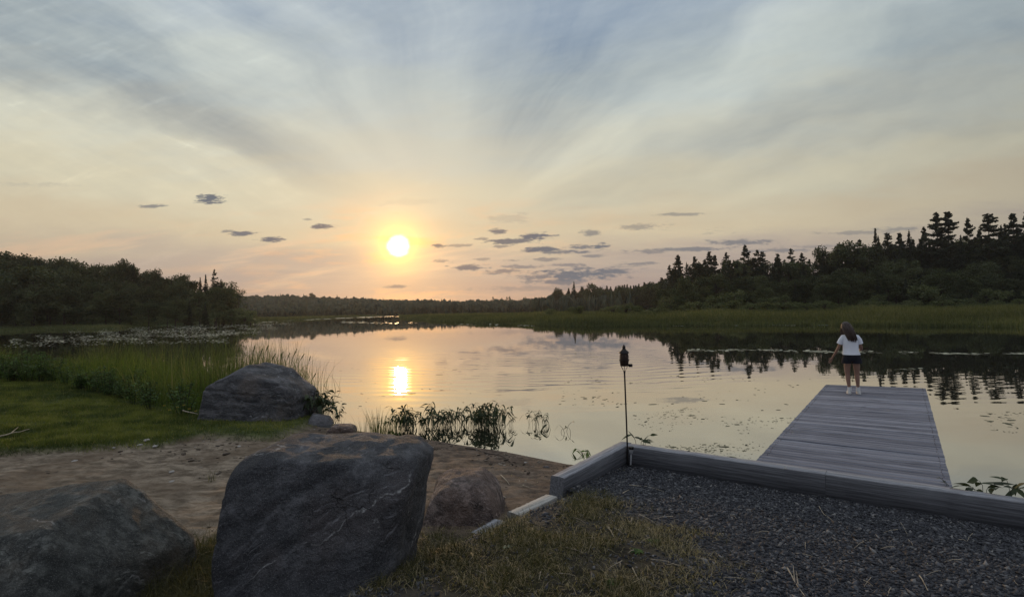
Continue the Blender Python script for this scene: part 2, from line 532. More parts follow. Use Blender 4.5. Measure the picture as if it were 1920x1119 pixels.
def rock_mat(name, base, light, vein_dir=(0.3, 0.2, 1.0), vein=0.6, strata=6.0, warm=None, veincol=(0.42, 0.41, 0.40), off=0.0, mott=1.0):
    m, out = mat_new(name)
    P = obj_co()
    P = vmath('ADD', P, (off, off * .7, off * 1.3))
    w = noise(P, 1.6, 4, 0.55, True)
    Pw = vmath('ADD', P, vmath('MULTIPLY', vmath('SUBTRACT', w, (.5, .5, .5)), (.5, .5, .5)))
    d = vmath('DOT_PRODUCT', Pw, tuple(Vector(vein_dir).normalized()))
    lay = noise(vec(d * strata, vmath('DOT_PRODUCT', Pw, (.9, .3, -.2)) * 0.9, vmath('DOT_PRODUCT', Pw, (-.2, .9, .1)) * 0.9), 1.6, 6, 0.62)
    blot = noise(P, 2.2, 6, 0.65); grit = noise(P, 70, 3, 0.65)
    c = mix(sstep(lay, 0.38, 0.66), tuple(v * .8 for v in base), light)
    mot = noise(P, 11, 6, 0.7)
    c = mix(sstep(mot, 0.42, 0.62) * mott + (1 - mott), tuple(v * .55 for v in base), c)
    c = mix(sstep(blot, 0.5, 0.7) * 0.5, c, tuple(v * 0.55 for v in base))
    if warm: c = mix(sstep(noise(P, 1.3, 4, 0.6), 0.48, 0.66) * 0.7, c, warm)
    c = mix(sstep(grit, 0.52, 0.75) * 0.35, c, tuple(v * 1.5 for v in light))
    # pale quartz veins and lichen
    vn = ((d * 2.1 + noise(P, 0.9, 1.5, 0.4) * 2.2) * 2.4).sin().abs()
    vm = sstep(vn, 0.045, 0.0) * sstep(noise(P, 2.1, 2), 0.46, 0.60) * vein * sstep(noise(P, 30, 3), 0.3, 0.6)
    scf = sstep(noise(vec(d * 9.0, vmath('DOT_PRODUCT', Pw, (.9, .3, -.2)) * 1.4, vmath('DOT_PRODUCT', Pw, (-.2, .9, .1)) * 1.4), 3.0, 5, 0.7), 0.56, 0.72) * sstep(noise(P, 1.7, 3), 0.46, 0.62)
    c = mix(scf * 0.75, c, tuple(v * 2.2 for v in light))
    c = mix(vm, c, veincol)
    li = sstep(noise(P, 9, 5, 0.7), 0.62, 0.72) * sstep(noise(P, 1.4, 2), 0.5, 0.62) * 0.55
    c = mix(li, c, veincol)
    ck = voronoi(vmath('ADD', vmath('MULTIPLY', Pw, (2.2, 2.2, 3.0)), vmath('MULTIPLY', noise(P, 6, 4, .6, True), (.35, .35, .35))), 1.0, 'DISTANCE_TO_EDGE')
    ckm = sstep(ck, 0.012, 0.0) * sstep(noise(P, 1.5, 2), 0.54, 0.66)
    c = mix(ckm * 0.4, c, tuple(v * 0.25 for v in base))
    spk = sstep(noise(P, 190, 2, 0.6), 0.57, 0.72) * 0.5
    c = mix(spk, c, veincol)
    pit = sstep(noise(P, 26, 4, 0.7), 0.60, 0.72)
    c = mix(pit * 0.4, c, tuple(v * 0.5 for v in base))
    h = lay * 0.06 + noise(P, 12, 8, 0.72) * 0.05 + grit * 0.008 + blot * 0.05 - ckm * 0.05 - pit * 0.012 + noise(P, 5, 3, 0.5) * 0.05
    b = principled(c, 0.78, bump(h, 1.0, 1.5), 0.35)
    N.t.links.new(b.outputs[0], out.inputs[0]); return m


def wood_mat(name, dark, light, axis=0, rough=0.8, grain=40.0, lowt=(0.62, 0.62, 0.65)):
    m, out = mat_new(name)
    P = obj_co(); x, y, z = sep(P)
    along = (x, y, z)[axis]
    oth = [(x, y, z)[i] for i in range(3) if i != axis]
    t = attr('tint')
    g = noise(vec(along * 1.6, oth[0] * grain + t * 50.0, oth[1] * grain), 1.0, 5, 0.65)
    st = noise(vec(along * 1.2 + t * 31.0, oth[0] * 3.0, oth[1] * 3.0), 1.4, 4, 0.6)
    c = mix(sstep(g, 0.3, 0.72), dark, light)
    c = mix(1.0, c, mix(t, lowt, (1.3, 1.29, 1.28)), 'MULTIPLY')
    c = mix(sstep(st, 0.52, 0.72) * 0.5, c, tuple(v * 0.55 for v in dark))
    knot = voronoi(vec(along * 2.2 + t * 13, oth[0] * 6 + t * 7, oth[1] * 6), 1.0)
    c = mix(sstep(knot, 0.10, 0.05) * 0.6, c, tuple(v * 0.35 for v in dark))
    b = principled(c, rough, bump(g * 0.004 + st * 0.002, 0.8, 1.0), 0.3)
    N.t.links.new(b.outputs[0], out.inputs[0]); return m


# ------------------------------------------------------------------ near shore: heights and covers
C0 = np.array([1.65, 7.95])                               # inner corner of the two timber edges
DA = R(53.9); A2 = np.array([math.cos(DA), math.sin(DA)]); B2 = np.array([A2[1], -A2[0]])
SH = np.array([(-400, 60), (-60, 30), (-40, 26), (-20, 24.5), (-14, 23), (-11, 21.2), (-9, 19), (-7.6, 16.2), (-6.3, 14.2), (-5.2, 12.9), (-4.6, 12.0), (-3.7, 11.65),
               (-2.95, 11.2), (-2.0, 10.75), (-1.16, 10.15), (-.15, 9.5), (.45, 9.0), (.81, 8.7), (1.3, 8.45), (1.75, 8.08), (6.95, 4.28), (15, -1.6), (60, -34)])


def seg_dist(X, Y, P):
    d = np.full(X.shape, 1e9)
    for (x0, y0), (x1, y1) in zip(P[:-1], P[1:]):
        vx, vy = x1 - x0, y1 - y0
        t = np.clip(((X - x0) * vx + (Y - y0) * vy) / (vx * vx + vy * vy + 1e-12), 0, 1)
        d = np.minimum(d, np.hypot(X - x0 - t * vx, Y - y0 - t * vy))
    return d


def shore_d(X, Y):                                        # positive on land
    return seg_dist(X, Y, SH) * np.where(Y < np.interp(X, SH[:, 0], SH[:, 1]), 1, -1)


def poly_sd(X, Y, P):
    P = np.asarray(P); d = seg_dist(X, Y, np.vstack([P, P[:1]])); ins = np.zeros(X.shape, bool)
    j = len(P) - 1
    for i in range(len(P)):
        xi, yi = P[i]; xj, yj = P[j]
        ins ^= ((yi > Y) != (yj > Y)) & (X < (xj - xi) * (Y - yi) / (yj - yi + 1e-12) + xi); j = i
    return np.where(ins, d, -d)


def plan(pts, z):
    return np.array([at(a, b, z)[:2] for a, b in pts])


def pq(X, Y):
    return (X - C0[0]) * A2[0] + (Y - C0[1]) * A2[1], (X - C0[0]) * B2[0] + (Y - C0[1]) * B2[1]


LAWN_F = plan([(-160, 868), (-40, 856), (60, 850), (200, 838), (300, 826), (365, 808), (430, 812), (520, 812), (600, 803), (640, 800)], .3)
BANK_F = plan([(-200, 712), (0, 716), (110, 722), (215, 742), (300, 765), (372, 782)], .35)
TURF = plan([(640, 1300), (690, 1119), (770, 1010), (850, 985), (905, 1000), (1010, 948), (1130, 930), (1235, 955), (1330, 1045), (1290, 1119), (1280, 1300)], .38)


def grav_w(X, Y):
    p, q = pq(X, Y)
    w = np.where(p > -1.75, (q > -0.10) * 1.0, smooth(-0.22, 0.25, q)) * (p < .12)
    return w


def turf_w(X, Y):
    return smooth(-0.42, 0.42, poly_sd(X, Y, TURF) + vnoise(X, Y, 1.6, 3) * 0.9)


def lawn_w(X, Y):
    e = Y - np.interp(X, LAWN_F[:, 0], LAWN_F[:, 1]) + vnoise(X, Y, 1.2, 5) * 0.7
    w = smooth(0, 0.45, e) * smooth(-4.3, -4.9, X)
    return w


def bank_w(X, Y):
    return smooth(-0.1, 0.5, Y - np.interp(X, BANK_F[:, 0], BANK_F[:, 1]) + vnoise(X, Y, 0.8, 9) * 1.2) * smooth(-7.0, -7.6, X)


def ground_z(X, Y, fine=True):
    d = shore_d(X, Y)
    p, q = pq(X, Y)
    zb = np.where(d > 0, .52 * (1 - np.exp(-np.maximum(d, 0) / 8)), np.maximum(.13 * d, -.7))
    zb = zb + .09 * lawn_w(X, Y) + .08 * smooth(8, 20, -X) * smooth(0, 3, d)
    if fine:
        s = smooth(-.05, .8, d) * (1 - lawn_w(X, Y))
        zb = zb + s * (vnoise(X, Y * 1.5, 1.5, 1) * .055 + vnoise(X * .9, Y * 1.5, 4.5, 2, 4, .65) * .085)
    zg = np.minimum(.175 + .068 * np.maximum(-p, 0), .75)
    if fine: zg = zg + vnoise(X, Y, 2.0, 4) * .05 + .05 * turf_w(X, Y)
    w = grav_w(X, Y)
    return zb * (1 - w) + zg * w


def make_ground():
    xs = np.concatenate([np.linspace(-70, -22, 40)[:-1], np.linspace(-22, -9.5, 90)[:-1], np.arange(-9.5, 7.2, .05), np.linspace(7.25, 45, 40)])
    ys = np.concatenate([np.linspace(-30, 1.6, 40)[:-1], np.arange(1.6, 13, .05), np.linspace(13.05, 34, 90)])
    X, Y = np.meshgrid(xs, ys); n, m = X.shape
    Z = ground_z(X, Y)
    i = np.arange(n - 1)[:, None] * m; j = np.arange(m - 1)[None]
    F = np.stack([i + j, i + j + 1, i + m + j + 1, i + m + j], -1).reshape(-1, 4)
    p, q = pq(X, Y); gw = grav_w(X, Y); tw = turf_w(X, Y)
    near_turf = smooth(.2, -.5, q) * smooth(5.8, 5.0, Y) * smooth(-3.3, -2.9, X)
    grass = lawn_w(X, Y)
    soil = np.clip(tw + near_turf * smooth(-.1, .25, vnoise(X, Y, 1.1, 8) + .1), 0, 1)
    grav = np.clip(gw * (1 - tw), 0, 1)
    rus = smooth(-3.4, -.8, X) * smooth(3.4, 4.6, Y)
    o = mk('ground', np.stack([X, Y, Z], -1), F, ground_mat(), smooth=True,
           attr={'gravel': grav, 'grass': grass, 'soil': soil * (1 - grass), 'russet': rus})
    return tag(o, kind='structure')


make_ground()


def make_water():
    V = [(-1900, -40, 0), (1900, -40, 0), (1900, 1900, 0), (-1900, 1900, 0)]
    return tag(mk('water', V, np.array([[0, 1, 2, 3]]), water_mat()), kind='structure')


make_water()


def gz(x, y):
    return float(ground_z(np.array([float(x)]), np.array([float(y)]))[0])


def gzs(X, Y):
    return ground_z(X, Y)


# ------------------------------------------------------------------ gravel: crushed stone
def make_gravel():
    octa = np.array([(1, 0, 0), (-1, .1, 0), (0.1, 1, .1), (0, -1, 0), (.1, .2, 1), (0, 0, -.8)], float)
    of = np.array([(0, 2, 4), (2, 1, 4), (1, 3, 4), (3, 0, 4), (2, 0, 5), (1, 2, 5), (3, 1, 5), (0, 3, 5)])
    Vs, Fs, Ts = [], [], []; base = 0
    n = 150000
    q = rng.uniform(-.3, 6.4, n); p = -rng.uniform(0.0, 1.0, n) ** 1.0 * 6.2
    X = C0[0] + p * A2[0] + q * B2[0]; Y = C0[1] + p * A2[1] + q * B2[1]
    w = grav_w(X, Y) * np.clip(1.08 - turf_w(X, Y), 0, 1)
    inview = (Y > 2.2) & (np.abs(X) < Y * 1.2 + .8)
    keep = (rng.random(n) < w) & inview & (p < -.02)
    X, Y = X[keep], Y[keep]; k = len(X)
    Z = gzs(X, Y)
    s = np.exp(rng.normal(math.log(.0098), .45, k)); s = np.clip(s, .004, .032)
    for part in range(3):
        sel = np.arange(k) % 3 == part
        kk = sel.sum()
        sc = np.stack([s[sel] * rng.uniform(.8, 1.5, kk), s[sel] * rng.uniform(.6, 1.0, kk), s[sel] * rng.uniform(.35, .75, kk)], -1)
        M = rand_rot(kk) * 1.0
        # lie mostly flat
        tilt = rotz(rng.uniform(0, 6.28, kk))
        ax = rng.normal(0, .35, (kk, 2))
        T = np.tile(np.eye(3), (kk, 1, 1)); T[:, 0, 2] = ax[:, 0]; T[:, 1, 2] = ax[:, 1]; T[:, 2, 0] = -ax[:, 0]; T[:, 2, 1] = -ax[:, 1]
        M = T @ tilt * sc[:, None, :]
        pv = octa + np.random.default_rng(part).normal(0, .18, octa.shape)
        V, F, t = inst(pv, of, M, np.stack([X[sel], Y[sel], Z[sel] + s[sel] * .25], -1), rng.random(kk))
        Vs.append(V); Fs.append(F + base); Ts.append(t); base += len(V)
    m, out = mat_new('crushed_stone')
    t = attr('tint')
    c = ramp(t, [(0, (.014, .014, .017)), (.45, (.038, .039, .045)), (.8, (.085, .085, .093)), (.95, (.16, .158, .16)), (1, (.27, .25, .23))])
    c = mix(noise(obj_co(), 120, 2), c, mix(.5, c, (.03, .03, .035)))
    b = principled(c, .75, None, .35); N.t.links.new(b.outputs[0], out.inputs[0])
    return tag(mk('gravel', np.vstack(Vs), np.vstack(Fs), m, attr={'tint': np.concatenate(Ts)}), kind='stuff', label='loose dark crushed stone behind the timber edging', cat='gravel')


make_gravel()


# ------------------------------------------------------------------ blades of grass and reeds
def blades(P, h, w, lean, ldir, segs=3, tint=None, face=None, droop=1.0, tip=0.15):
    """tapering strips; lean = sideways reach as a share of the height"""
    n = len(P); ts = np.linspace(0, 1, segs + 1)
    face = rng.uniform(0, 2 * math.pi, n) if face is None else face
    wd = np.stack([np.cos(face), np.sin(face), np.zeros(n)], -1)
    ld = np.stack([np.cos(ldir), np.sin(ldir), np.zeros(n)], -1)
    V = np.zeros((n, segs + 1, 2, 3))
    for i, t in enumerate(ts):
        c = P + ld * (h * lean * t ** 2)[:, None]
        c[:, 2] += h * (t - droop * .45 * lean ** 2 * t ** 3)
        ww = (w * .5 * (1 - t * (1 - tip)))[:, None] * wd
        V[:, i, 0] = c - ww; V[:, i, 1] = c + ww
    q = np.arange(segs)
    f = np.stack([2 * q, 2 * q + 1, 2 * q + 3, 2 * q + 2], -1)
    F = (f[None] + (np.arange(n) * 2 * (segs + 1))[:, None, None]).reshape(-1, 4)
    T = np.repeat(rng.random(n) if tint is None else tint, 2 * (segs + 1))
    return V.reshape(-1, 3), F, T


def join(parts):
    Vs, Fs, Ts = [], {}, []; b = 0
    for V, F, T in parts:
        Vs.append(V); Fs.setdefault(F.shape[1], []).append(F + b); Ts.append(T); b += len(V)
    return np.vstack(Vs), [np.vstack(f) for f in Fs.values()], np.concatenate(Ts)


def scatter(n, x0, x1, y0, y1, wfun):
    X = rng.uniform(x0, x1, n); Y = rng.uniform(y0, y1, n)
    k = rng.random(n) < wfun(X, Y)
    return X[k], Y[k]


def view_ok(X, Y, m=1.1):
    return (np.abs(X) < Y * m + .5)


M_LAWN = leafy('lawn_blade', (.030, .046, .008), (.165, .178, .034), (.32, .25, .11), .32)
M_TURF = leafy('dry_turf', (.022, .025, .010), (.088, .083, .034), (.43, .345, .215), .3)
M_TALL = leafy('tall_grass', (.030, .050, .010), (.125, .165, .032), (.20, .17, .06), .45)
M_REED = leafy('reed', (.026, .037, .012), (.14, .165, .046), (.25, .20, .10), .3)
M_MARSH = leafy('marsh_sedge', (.045, .052, .022), (.125, .128, .055), (.19, .16, .07), .3)
M_FORB = leafy('forb_leaf', (.026, .048, .014), (.105, .165, .044), None, .3, .8)
M_WEED = leafy('water_weed', (.020, .028, .013), (.055, .070, .027), None, .18)


def make_lawn():
    n = 440000
    X = rng.uniform(-21, -4.3, n); Y = 8.2 + (19 - 8.2) * rng.random(n) ** 1.3
    lw = lawn_w(X, Y) * (1 - .8 * bank_w(X, Y)) * (1 - .55 * smooth(-7.2, -5.8, X))
    k = (rng.random(n) < lw * np.where(view_ok(X, Y), 1, .5)) & view_ok(X, Y, 1.6)
    X, Y = X[k], Y[k]; n = len(X)
    patch = vnoise(X, Y, .9, 21, 4) ; edge = np.clip(1 - np.abs(Y - np.interp(X, LAWN_F[:, 0], LAWN_F[:, 1])) / .7, 0, 1)
    h = rng.uniform(.03, .085, n) * (1 + vnoise(X, Y, 3.5, 24, 3) * 1.6) + edge * rng.uniform(0, .05, n)
    t = np.clip(.38 + patch * 1.5 + vnoise(X, Y, 4.0, 22, 3) * 1.1 + rng.normal(0, .14, n), 0, .86); t[rng.random(n) < .03] = .98
    V, F, T = blades(np.stack([X, Y, gzs(X, Y) - .005], -1), h, rng.uniform(.006, .012, n), rng.uniform(.2, 1.0, n), rng.uniform(0, 6.28, n), 1, t)
    tag(mk('lawn_grass', V, F, M_LAWN, attr={'tint': T}), kind='stuff', label='short mown grass on the left bank', cat='grass')


make_lawn()


def make_turf():
    parts = []
    # matted dry and green blades at the foot of the picture
    n = 150000
    X = rng.uniform(-3.1, 2.0, n); Y = rng.uniform(2.7, 6.6, n)
    p, q = pq(X, Y)
    tuft = vnoise(X, Y, 2.6, 31, 4)
    w = np.maximum(turf_w(X, Y) * np.clip(.42 + tuft * 3.0, .03, 1), .75 * smooth(.1, -.5, q) * smooth(6.0, 5.2, Y) * smooth(-3.2, -2.95, X) * np.clip(.75 + tuft * 2, 0, 1))
    k = (rng.random(n) < w)
    X, Y, tuft = X[k], Y[k], tuft[k]; n = len(X)
    gn = vnoise(X, Y, 1.5, 33, 4)
    green = np.clip(.22 + gn * 1.9 + rng.normal(0, .2, n), 0, .8); dry = rng.random(n) < (.52 - gn * .9)
    t = np.where(dry, rng.uniform(.85, 1, n), green)
    gap = smooth(-3.2, -3.0, X) * smooth(-1.8, -2.1, X) * smooth(5.6, 5.0, Y)
    t = np.where(gap > .5, np.clip(rng.normal(.6, .15, n), 0, .9), t)
    h = rng.uniform(.025, .11, n) * (1 + tuft * 1.8) * (1 + 1.6 * gap)
    lean = np.where(dry, rng.uniform(.8, 2.0, n), rng.uniform(.25, 1.2, n))
    parts.append(blades(np.stack([X, Y, gzs(X, Y) - .004], -1), h, rng.uniform(.003, .008, n), lean, rng.uniform(0, 6.28, n), 2, t))
    # stray wisps on the sand and gravel edge
    n = 5200
    X = rng.uniform(-3.2, 1.6, n); Y = rng.uniform(4.2, 8.8, n)
    k = (shore_d(X, Y) > .1) & (rng.random(n) < np.clip(.2 + vnoise(X, Y, .9, 37) * 2.4, 0, 1)) & (X > -2.4)
    X, Y = X[k], Y[k]; n = len(X)
    parts.append(blades(np.stack([X, Y, gzs(X, Y)], -1), rng.uniform(.02, .05, n), rng.uniform(.003, .006, n), rng.uniform(1.2, 3, n), rng.uniform(0, 6.28, n), 2, rng.uniform(.75, 1, n)))
    V, F, T = join(parts)
    tag(mk('turf_grass', V, F, M_TURF, attr={'tint': T}), kind='stuff', label='matted green and straw-coloured grass at the gravel edge', cat='grass')


make_turf()


def leaf_quads(P, size, aspect=.5, flat=0.0, tint=None):
    """diamond leaves in random attitudes"""
    n = len(P); M = rand_rot(n)
    if flat: M[:, 2, :] *= (1 - flat)
    L = np.array([(-1, 0, 0), (0, -aspect, .12), (1, 0, 0), (0, aspect, .12)]) * .5
    s = np.asarray(size) * np.ones(n)
    V, F, T = inst(L, np.array([[0, 1, 2, 3]]), M * s[:, None, None], P, rng.random(n) if tint is None else tint)
    return V, F, T


def make_bank():
    """rank growth on the left bank: tall grass, forbs, reeds standing in the water"""
    parts = []
    n = 60000                                             # tall green grass
    X = rng.uniform(-26, -6.8, n); Y = rng.uniform(11.8, 24, n)
    sd = shore_d(X, Y)
    k = (rng.random(n) < bank_w(X, Y) * .85 * smooth(4.6, 2.2, Y - np.interp(X, BANK_F[:, 0], BANK_F[:, 1]))) & (sd > -.4) & view_ok(X, Y, 1.5)
    X, Y = X[k], Y[k]; n = len(X); cl = vnoise(X, Y, .55, 41, 4)
    e = np.clip((Y - np.interp(X, BANK_F[:, 0], BANK_F[:, 1])) / 2.5, 0, 1)
    h = (.30 + .5 * e) * rng.uniform(.5, 1.3, n) * (1 + cl * 1.4)
    parts.append(blades(np.stack([X, Y, gzs(X, Y) - .01], -1), h, rng.uniform(.008, .016, n), rng.uniform(.1, .9, n), rng.uniform(0, 6.28, n), 3, np.clip(.5 + cl * 1.3 + vnoise(X, Y, 1.6, 48, 3) * 1.0 + rng.normal(0, .15, n), 0, 1)))
    V, F, T = join(parts)
    tag(mk('tall_grass', V, F, M_TALL, attr={'tint': T}), kind='stuff', label='rank green grass along the left bank', cat='grass')
    # reeds
    n = 46000
    X = rng.uniform(-32, -3.9, n); Y = rng.uniform(13.0, 30, n)
    sd = shore_d(X, Y); cl = vnoise(X, Y, .35, 43, 3)
    band = smooth(4.2, 2.4, sd) * smooth(-2.8, -1.2, sd) * smooth(-5.2, -7.5, X) * np.clip(.55 + cl * 2.2, 0.05, 1)
    k = (rng.random(n) < band) & view_ok(X, Y, 1.5) & (Y > 14.2)
    X, Y, cl = X[k], Y[k], cl[k]; n = len(X)
    h = rng.uniform(.5, 1.7, n) * (1 + cl * 1.1) * (1 - .35 * smooth(-7.6, -5.4, X)) * (1 - .08 * smooth(-8, -14, X))
    Z = np.maximum(gzs(X, Y), -.25)
    P = np.stack([X, Y, Z], -1)
    a = blades(P, h, rng.uniform(.008, .022, n), rng.uniform(.02, .25, n) + (rng.random(n) < .3) * rng.uniform(.1, .7, n), rng.uniform(0, 6.28, n), 3, np.clip(.36 + cl * 1.1 + vnoise(X, Y, 1.1, 47, 3) * 1.2 + rng.normal(0, .2, n), 0, 1))
    tag(mk('reed_bed', *a[:2], M_REED, attr={'tint': a[2]}), kind='stuff', label='upright dark reeds along the edge of the left bank', cat='reeds')


make_bank()


# ------------------------------------------------------------------ boulders
def sphere_dirs(level):
    import bmesh
    bm = bmesh.new(); bmesh.ops.create_icosphere(bm, subdivisions=level, radius=1)
    V = np.array([v.co[:] for v in bm.verts]); F = np.array([[v.index for v in f.verts] for f in bm.faces]); bm.free()
    return V, F


ICO = {k: sphere_dirs(k) for k in (3, 4, 6)}


def boulder(name, label, loc, planes, mat, level=6, pw=9, amp=.05, seed=0, rz=0.0, strata=None, freq=1.3, sharp=False):
    """rounded block cut by planes (normal, distance), roughened; strata = (normal, spacing, depth) ledges"""
    D, F = ICO[level]
    acc = np.zeros(len(D))
    for n, h in planes:
        n = np.array(n, float); n /= np.linalg.norm(n)
        acc += np.maximum(D @ n / h, 0) ** pw
    r = acc ** (-1 / pw)
    V = D * r[:, None]
    out = np.zeros(len(V)); rid = np.zeros(len(V))
    for i, v in enumerate(V):
        p = Vector(v) * freq + Vector((seed * 3.7, seed * 1.9, seed * 5.3))
        a = mnoise.fractal(p, 1.0, 2.1, 5)
        rid[i] = mnoise.ridged_multi_fractal(p * 1.7, 1.0, 2.1, 4, 1.0, 2.0)
        out[i] = a * amp + mnoise.fractal(p * 5.0, 1.0, 2.2, 4) * amp * .22
    out += (rid - rid.mean()) * amp * .3
    out -= out.mean() * .8
    if strata is not None:
        n, sp, dep = strata; n = np.array(n, float); n /= np.linalg.norm(n)
        s = V @ n / sp + out * 6
        fr = s - np.floor(s)
        out += dep * (np.minimum(fr * 5, 1) - .6) * (np.sin(s * 1.7) * .5 + .5)
    V = V + D * out[:, None]
    c, s_ = math.cos(rz), math.sin(rz)
    o = mk(name, V, F, mat, smooth=not sharp)
    if not sharp and hasattr(o.data, 'shade_smooth'): pass
    o.location = loc; o.rotation_euler = (0, 0, rz)
    return tag(o, label, 'boulder')


RK_C = rock_mat('slate_boulder', (.050, .050, .057), (.165, .162, .172), (-.55, .1, 1.0), .8, 3.2, (.075, .062, .062), mott=.6)
RK_L = rock_mat('grey_boulder', (.060, .063, .058), (.19, .192, .172), (.35, .5, 1.0), .8, 4.0, (.11, .088, .065), off=3.1)
RK_R = rock_mat('reddish_boulder', (.14, .10, .088), (.42, .325, .285), (.2, .3, 1), .15, 3.0, (.15, .095, .07), off=7.7)
RK_M = rock_mat('layered_boulder', (.050, .048, .053), (.19, .183, .190), (.12, .05, 1.0), .35, 4.5, (.13, .105, .09), off=12.3, mott=.35)


def make_boulders():
    boulder('boulder', 'big blue-grey boulder with pale veins, largest of the rocks in the foreground', (-1.56, 4.45, .78),
            [((-1, -.10, .10), .735), ((1, -.08, -.20), .69), ((.06, -.10, 1), .605), ((-.45, 0, .9), .785), ((.7, 0, .7), .93), ((-.10, -1, .32), .475),
             ((0, 1, 0), .42), ((0, 0, -1), .8), ((.75, -.75, -.05), .77), ((-.8, -.6, -.1), .86), ((-.35, -.55, .75), .72), ((.3, -.55, .8), .71)], RK_C, 6, 50, .030, 1, 0, ((-.55, .1, 1), .30, .020))
    boulder('boulder', 'greenish grey boulder at the left edge of the photo, sloping to a ridge', (-3.74, 4.1, .50),
            [((-.12, -.10, 1), .50), ((.6, 0, .62), .655), ((1, -.1, .05), .82), ((-.10, -.75, .66), .545), ((-1, 0, .2), 1.4), ((0, -1, .05), .80), ((.7, -.5, .5), .80), ((0, 1, .1), .7), ((0, 0, -1), .7), ((.85, -.4, .2), .92)],
            RK_L, 6, 44, .032, 4, 0, ((.2, .5, 1), .22, .018))
    boulder('boulder', 'low pinkish brown boulder just right of the biggest one', (-.60, 6.25, .20),
            [((-1, 0, .2), .41), ((1, -.1, .25), .40), ((0, -1, .3), .40), ((0, 1, .2), .42), ((-.05, -.1, 1), .36), ((.62, -.1, .62), .40), ((-.62, -.1, .8), .41), ((.1, -.7, .7), .40), ((0, 0, -1), .35)],
            RK_R, 6, 30, .02, 7, 0, None, 2.4)
    boulder('boulder', 'layered grey boulder sitting between lawn and water beside the reeds', (-6.02, 12.75, .55),
            [((-1, -.1, .12), 1.02), ((1, -.1, .0), 1.0), ((.30, -.1, 1), .665), ((-.5, 0, .9), .78), ((.72, 0, .7), .80), ((.05, -1, .15), .78), ((0, -.5, .9), .80), ((0, 1, .2), .8), ((0, 0, -1), .6), ((.8, -.6, .0), 1.1), ((-.75, 0, .6), 1.12)],
            RK_M, 6, 30, .04, 10, 0, ((.12, 0, 1), .17, .045))
    boulder('flat_rock', 'small flat brown rock lying at the waterline', tuple(at(642, 806, .04)),
            [((1, 0, 0), .29), ((-1, 0, 0), .29), ((0, 1, 0), .2), ((0, -1, 0), .2), ((0, 0, 1), .11), ((0, 0, -1), .12), ((.6, 0, .8), .2), ((-.6, 0, .8), .2)], RK_R, 4, 8, .015, 13, .1, None, 3.0)['category'] = 'rock'
    boulder('dark_rock', 'dark rounded rock under leafy weeds beside the layered boulder', tuple(at(597, 790, .08) + Vector((0, .2, 0))),
            [((1, 0, .3), .24), ((-1, 0, .5), .24), ((0, 1, 0), .24), ((0, -1, .4), .24), ((.25, 0, 1), .11), ((0, 0, -1), .18), ((.6, -.4, .7), .17)], RK_M, 4, 6, .03, 16, .4, None, 2.4)['category'] = 'rock'
    # bird lime on the left boulder
    # pale chips and cobbles lying on the sand
    pm = simple('pale_pebble', (.34, .31, .28), .8, .2, 0, .3, 20)
    pts = [(262, 827, .05), (275, 823, .07), (291, 829, .06), (213, 832, .035), (140, 855, .05), (322, 876, .05), (322, 892, .04), (448, 822, .045), (985, 862, .03), (1024, 872, .05)]
    lab = ['pale stone chip at the edge of the lawn, left of two others', 'pale stone chip at the lawn edge, middle of three', 'pale stone chip at the lawn edge, right of two others', 'small pale pebble tucked under the lawn lip',
           'pale pebble on sand below the left lawn', 'small clod on the open sand behind the boulders', 'lone pebble on the sand between the two front boulders', 'small pebble on the sand above the biggest boulder',
           'small pebble on wet sand below the thin branch', 'dark clod on wet sand beside the timber']
    for (a, b, s), l in zip(pts, lab):
        w = at(a, b, .28 if a < 500 else .05); D, F = ICO[3]
        V = D * np.array([s, s * .7, s * .32]) * (1 + .18 * np.sin(D[:, :1] * 5 + a) * np.cos(D[:, 1:2] * 4 + b))
        o = mk('pebble', V, F, pm if a < 1010 else RK_M, smooth=True); o.location = (w.x, w.y, gz(w.x, w.y) + s * .2); o.rotation_euler = (0, 0, a)
        tag(o, l, 'pebble', 'pebbles scattered on the beach')


def make_litter():
    """small stones, clods and rotted leaf bits on the sand"""
    D, F = sphere_dirs(2); D = D + np.random.default_rng(2).normal(0, .13, D.shape)
    n = 5200; X = rng.uniform(-8, 1.2, n); Y = rng.uniform(4.2, 12, n); sd = shore_d(X, Y)
    k = (sd > .05) & (rng.random(n) < np.clip(.25 + vnoise(X, Y, .8, 91, 4) * 3 + .5 * smooth(1.0, .2, sd), 0, 1)) & (grav_w(X, Y) < .2) & (lawn_w(X, Y) < .3)
    X, Y = X[k], Y[k]; n = len(X); s = np.exp(rng.normal(math.log(.011), .55, n)).clip(.004, .04)
    M = rotz(rng.uniform(0, 6.28, n)) * np.stack([s * rng.uniform(.9, 2.2, n), s * rng.uniform(.5, 1, n), s * rng.uniform(.3, .6, n)], -1)[:, None, :]
    V, Fc, t = inst(D, F, M, np.stack([X, Y, gzs(X, Y) + s * .1], -1), rng.random(n))
    m, out = mat_new('beach_litter'); c = ramp(attr('tint'), [(0, (.035, .026, .02)), (.6, (.10, .078, .058)), (.9, (.24, .20, .16)), (1, (.36, .33, .29))])
    b = principled(c, .9, None, .2); N.t.links.new(b.outputs[0], out.inputs[0])
    tag(mk('beach_litter', V, Fc, m, attr={'tint': t}), kind='stuff', label='small stones and scraps strewn over the brown sand', cat='litter')


make_boulders()
make_litter()


# ------------------------------------------------------------------ timber edging and dock
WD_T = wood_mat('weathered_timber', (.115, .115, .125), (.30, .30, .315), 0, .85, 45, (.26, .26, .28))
WD_D = wood_mat('dock_plank', (.105, .105, .125), (.29, .29, .325), 0, .82, 55)
WD_P = wood_mat('pale_timber', (.20, .19, .17), (.42, .40, .36), 0, .85, 40)
M_BOLT = simple('rusty_steel', (.10, .07, .055), .6, .5, .6)


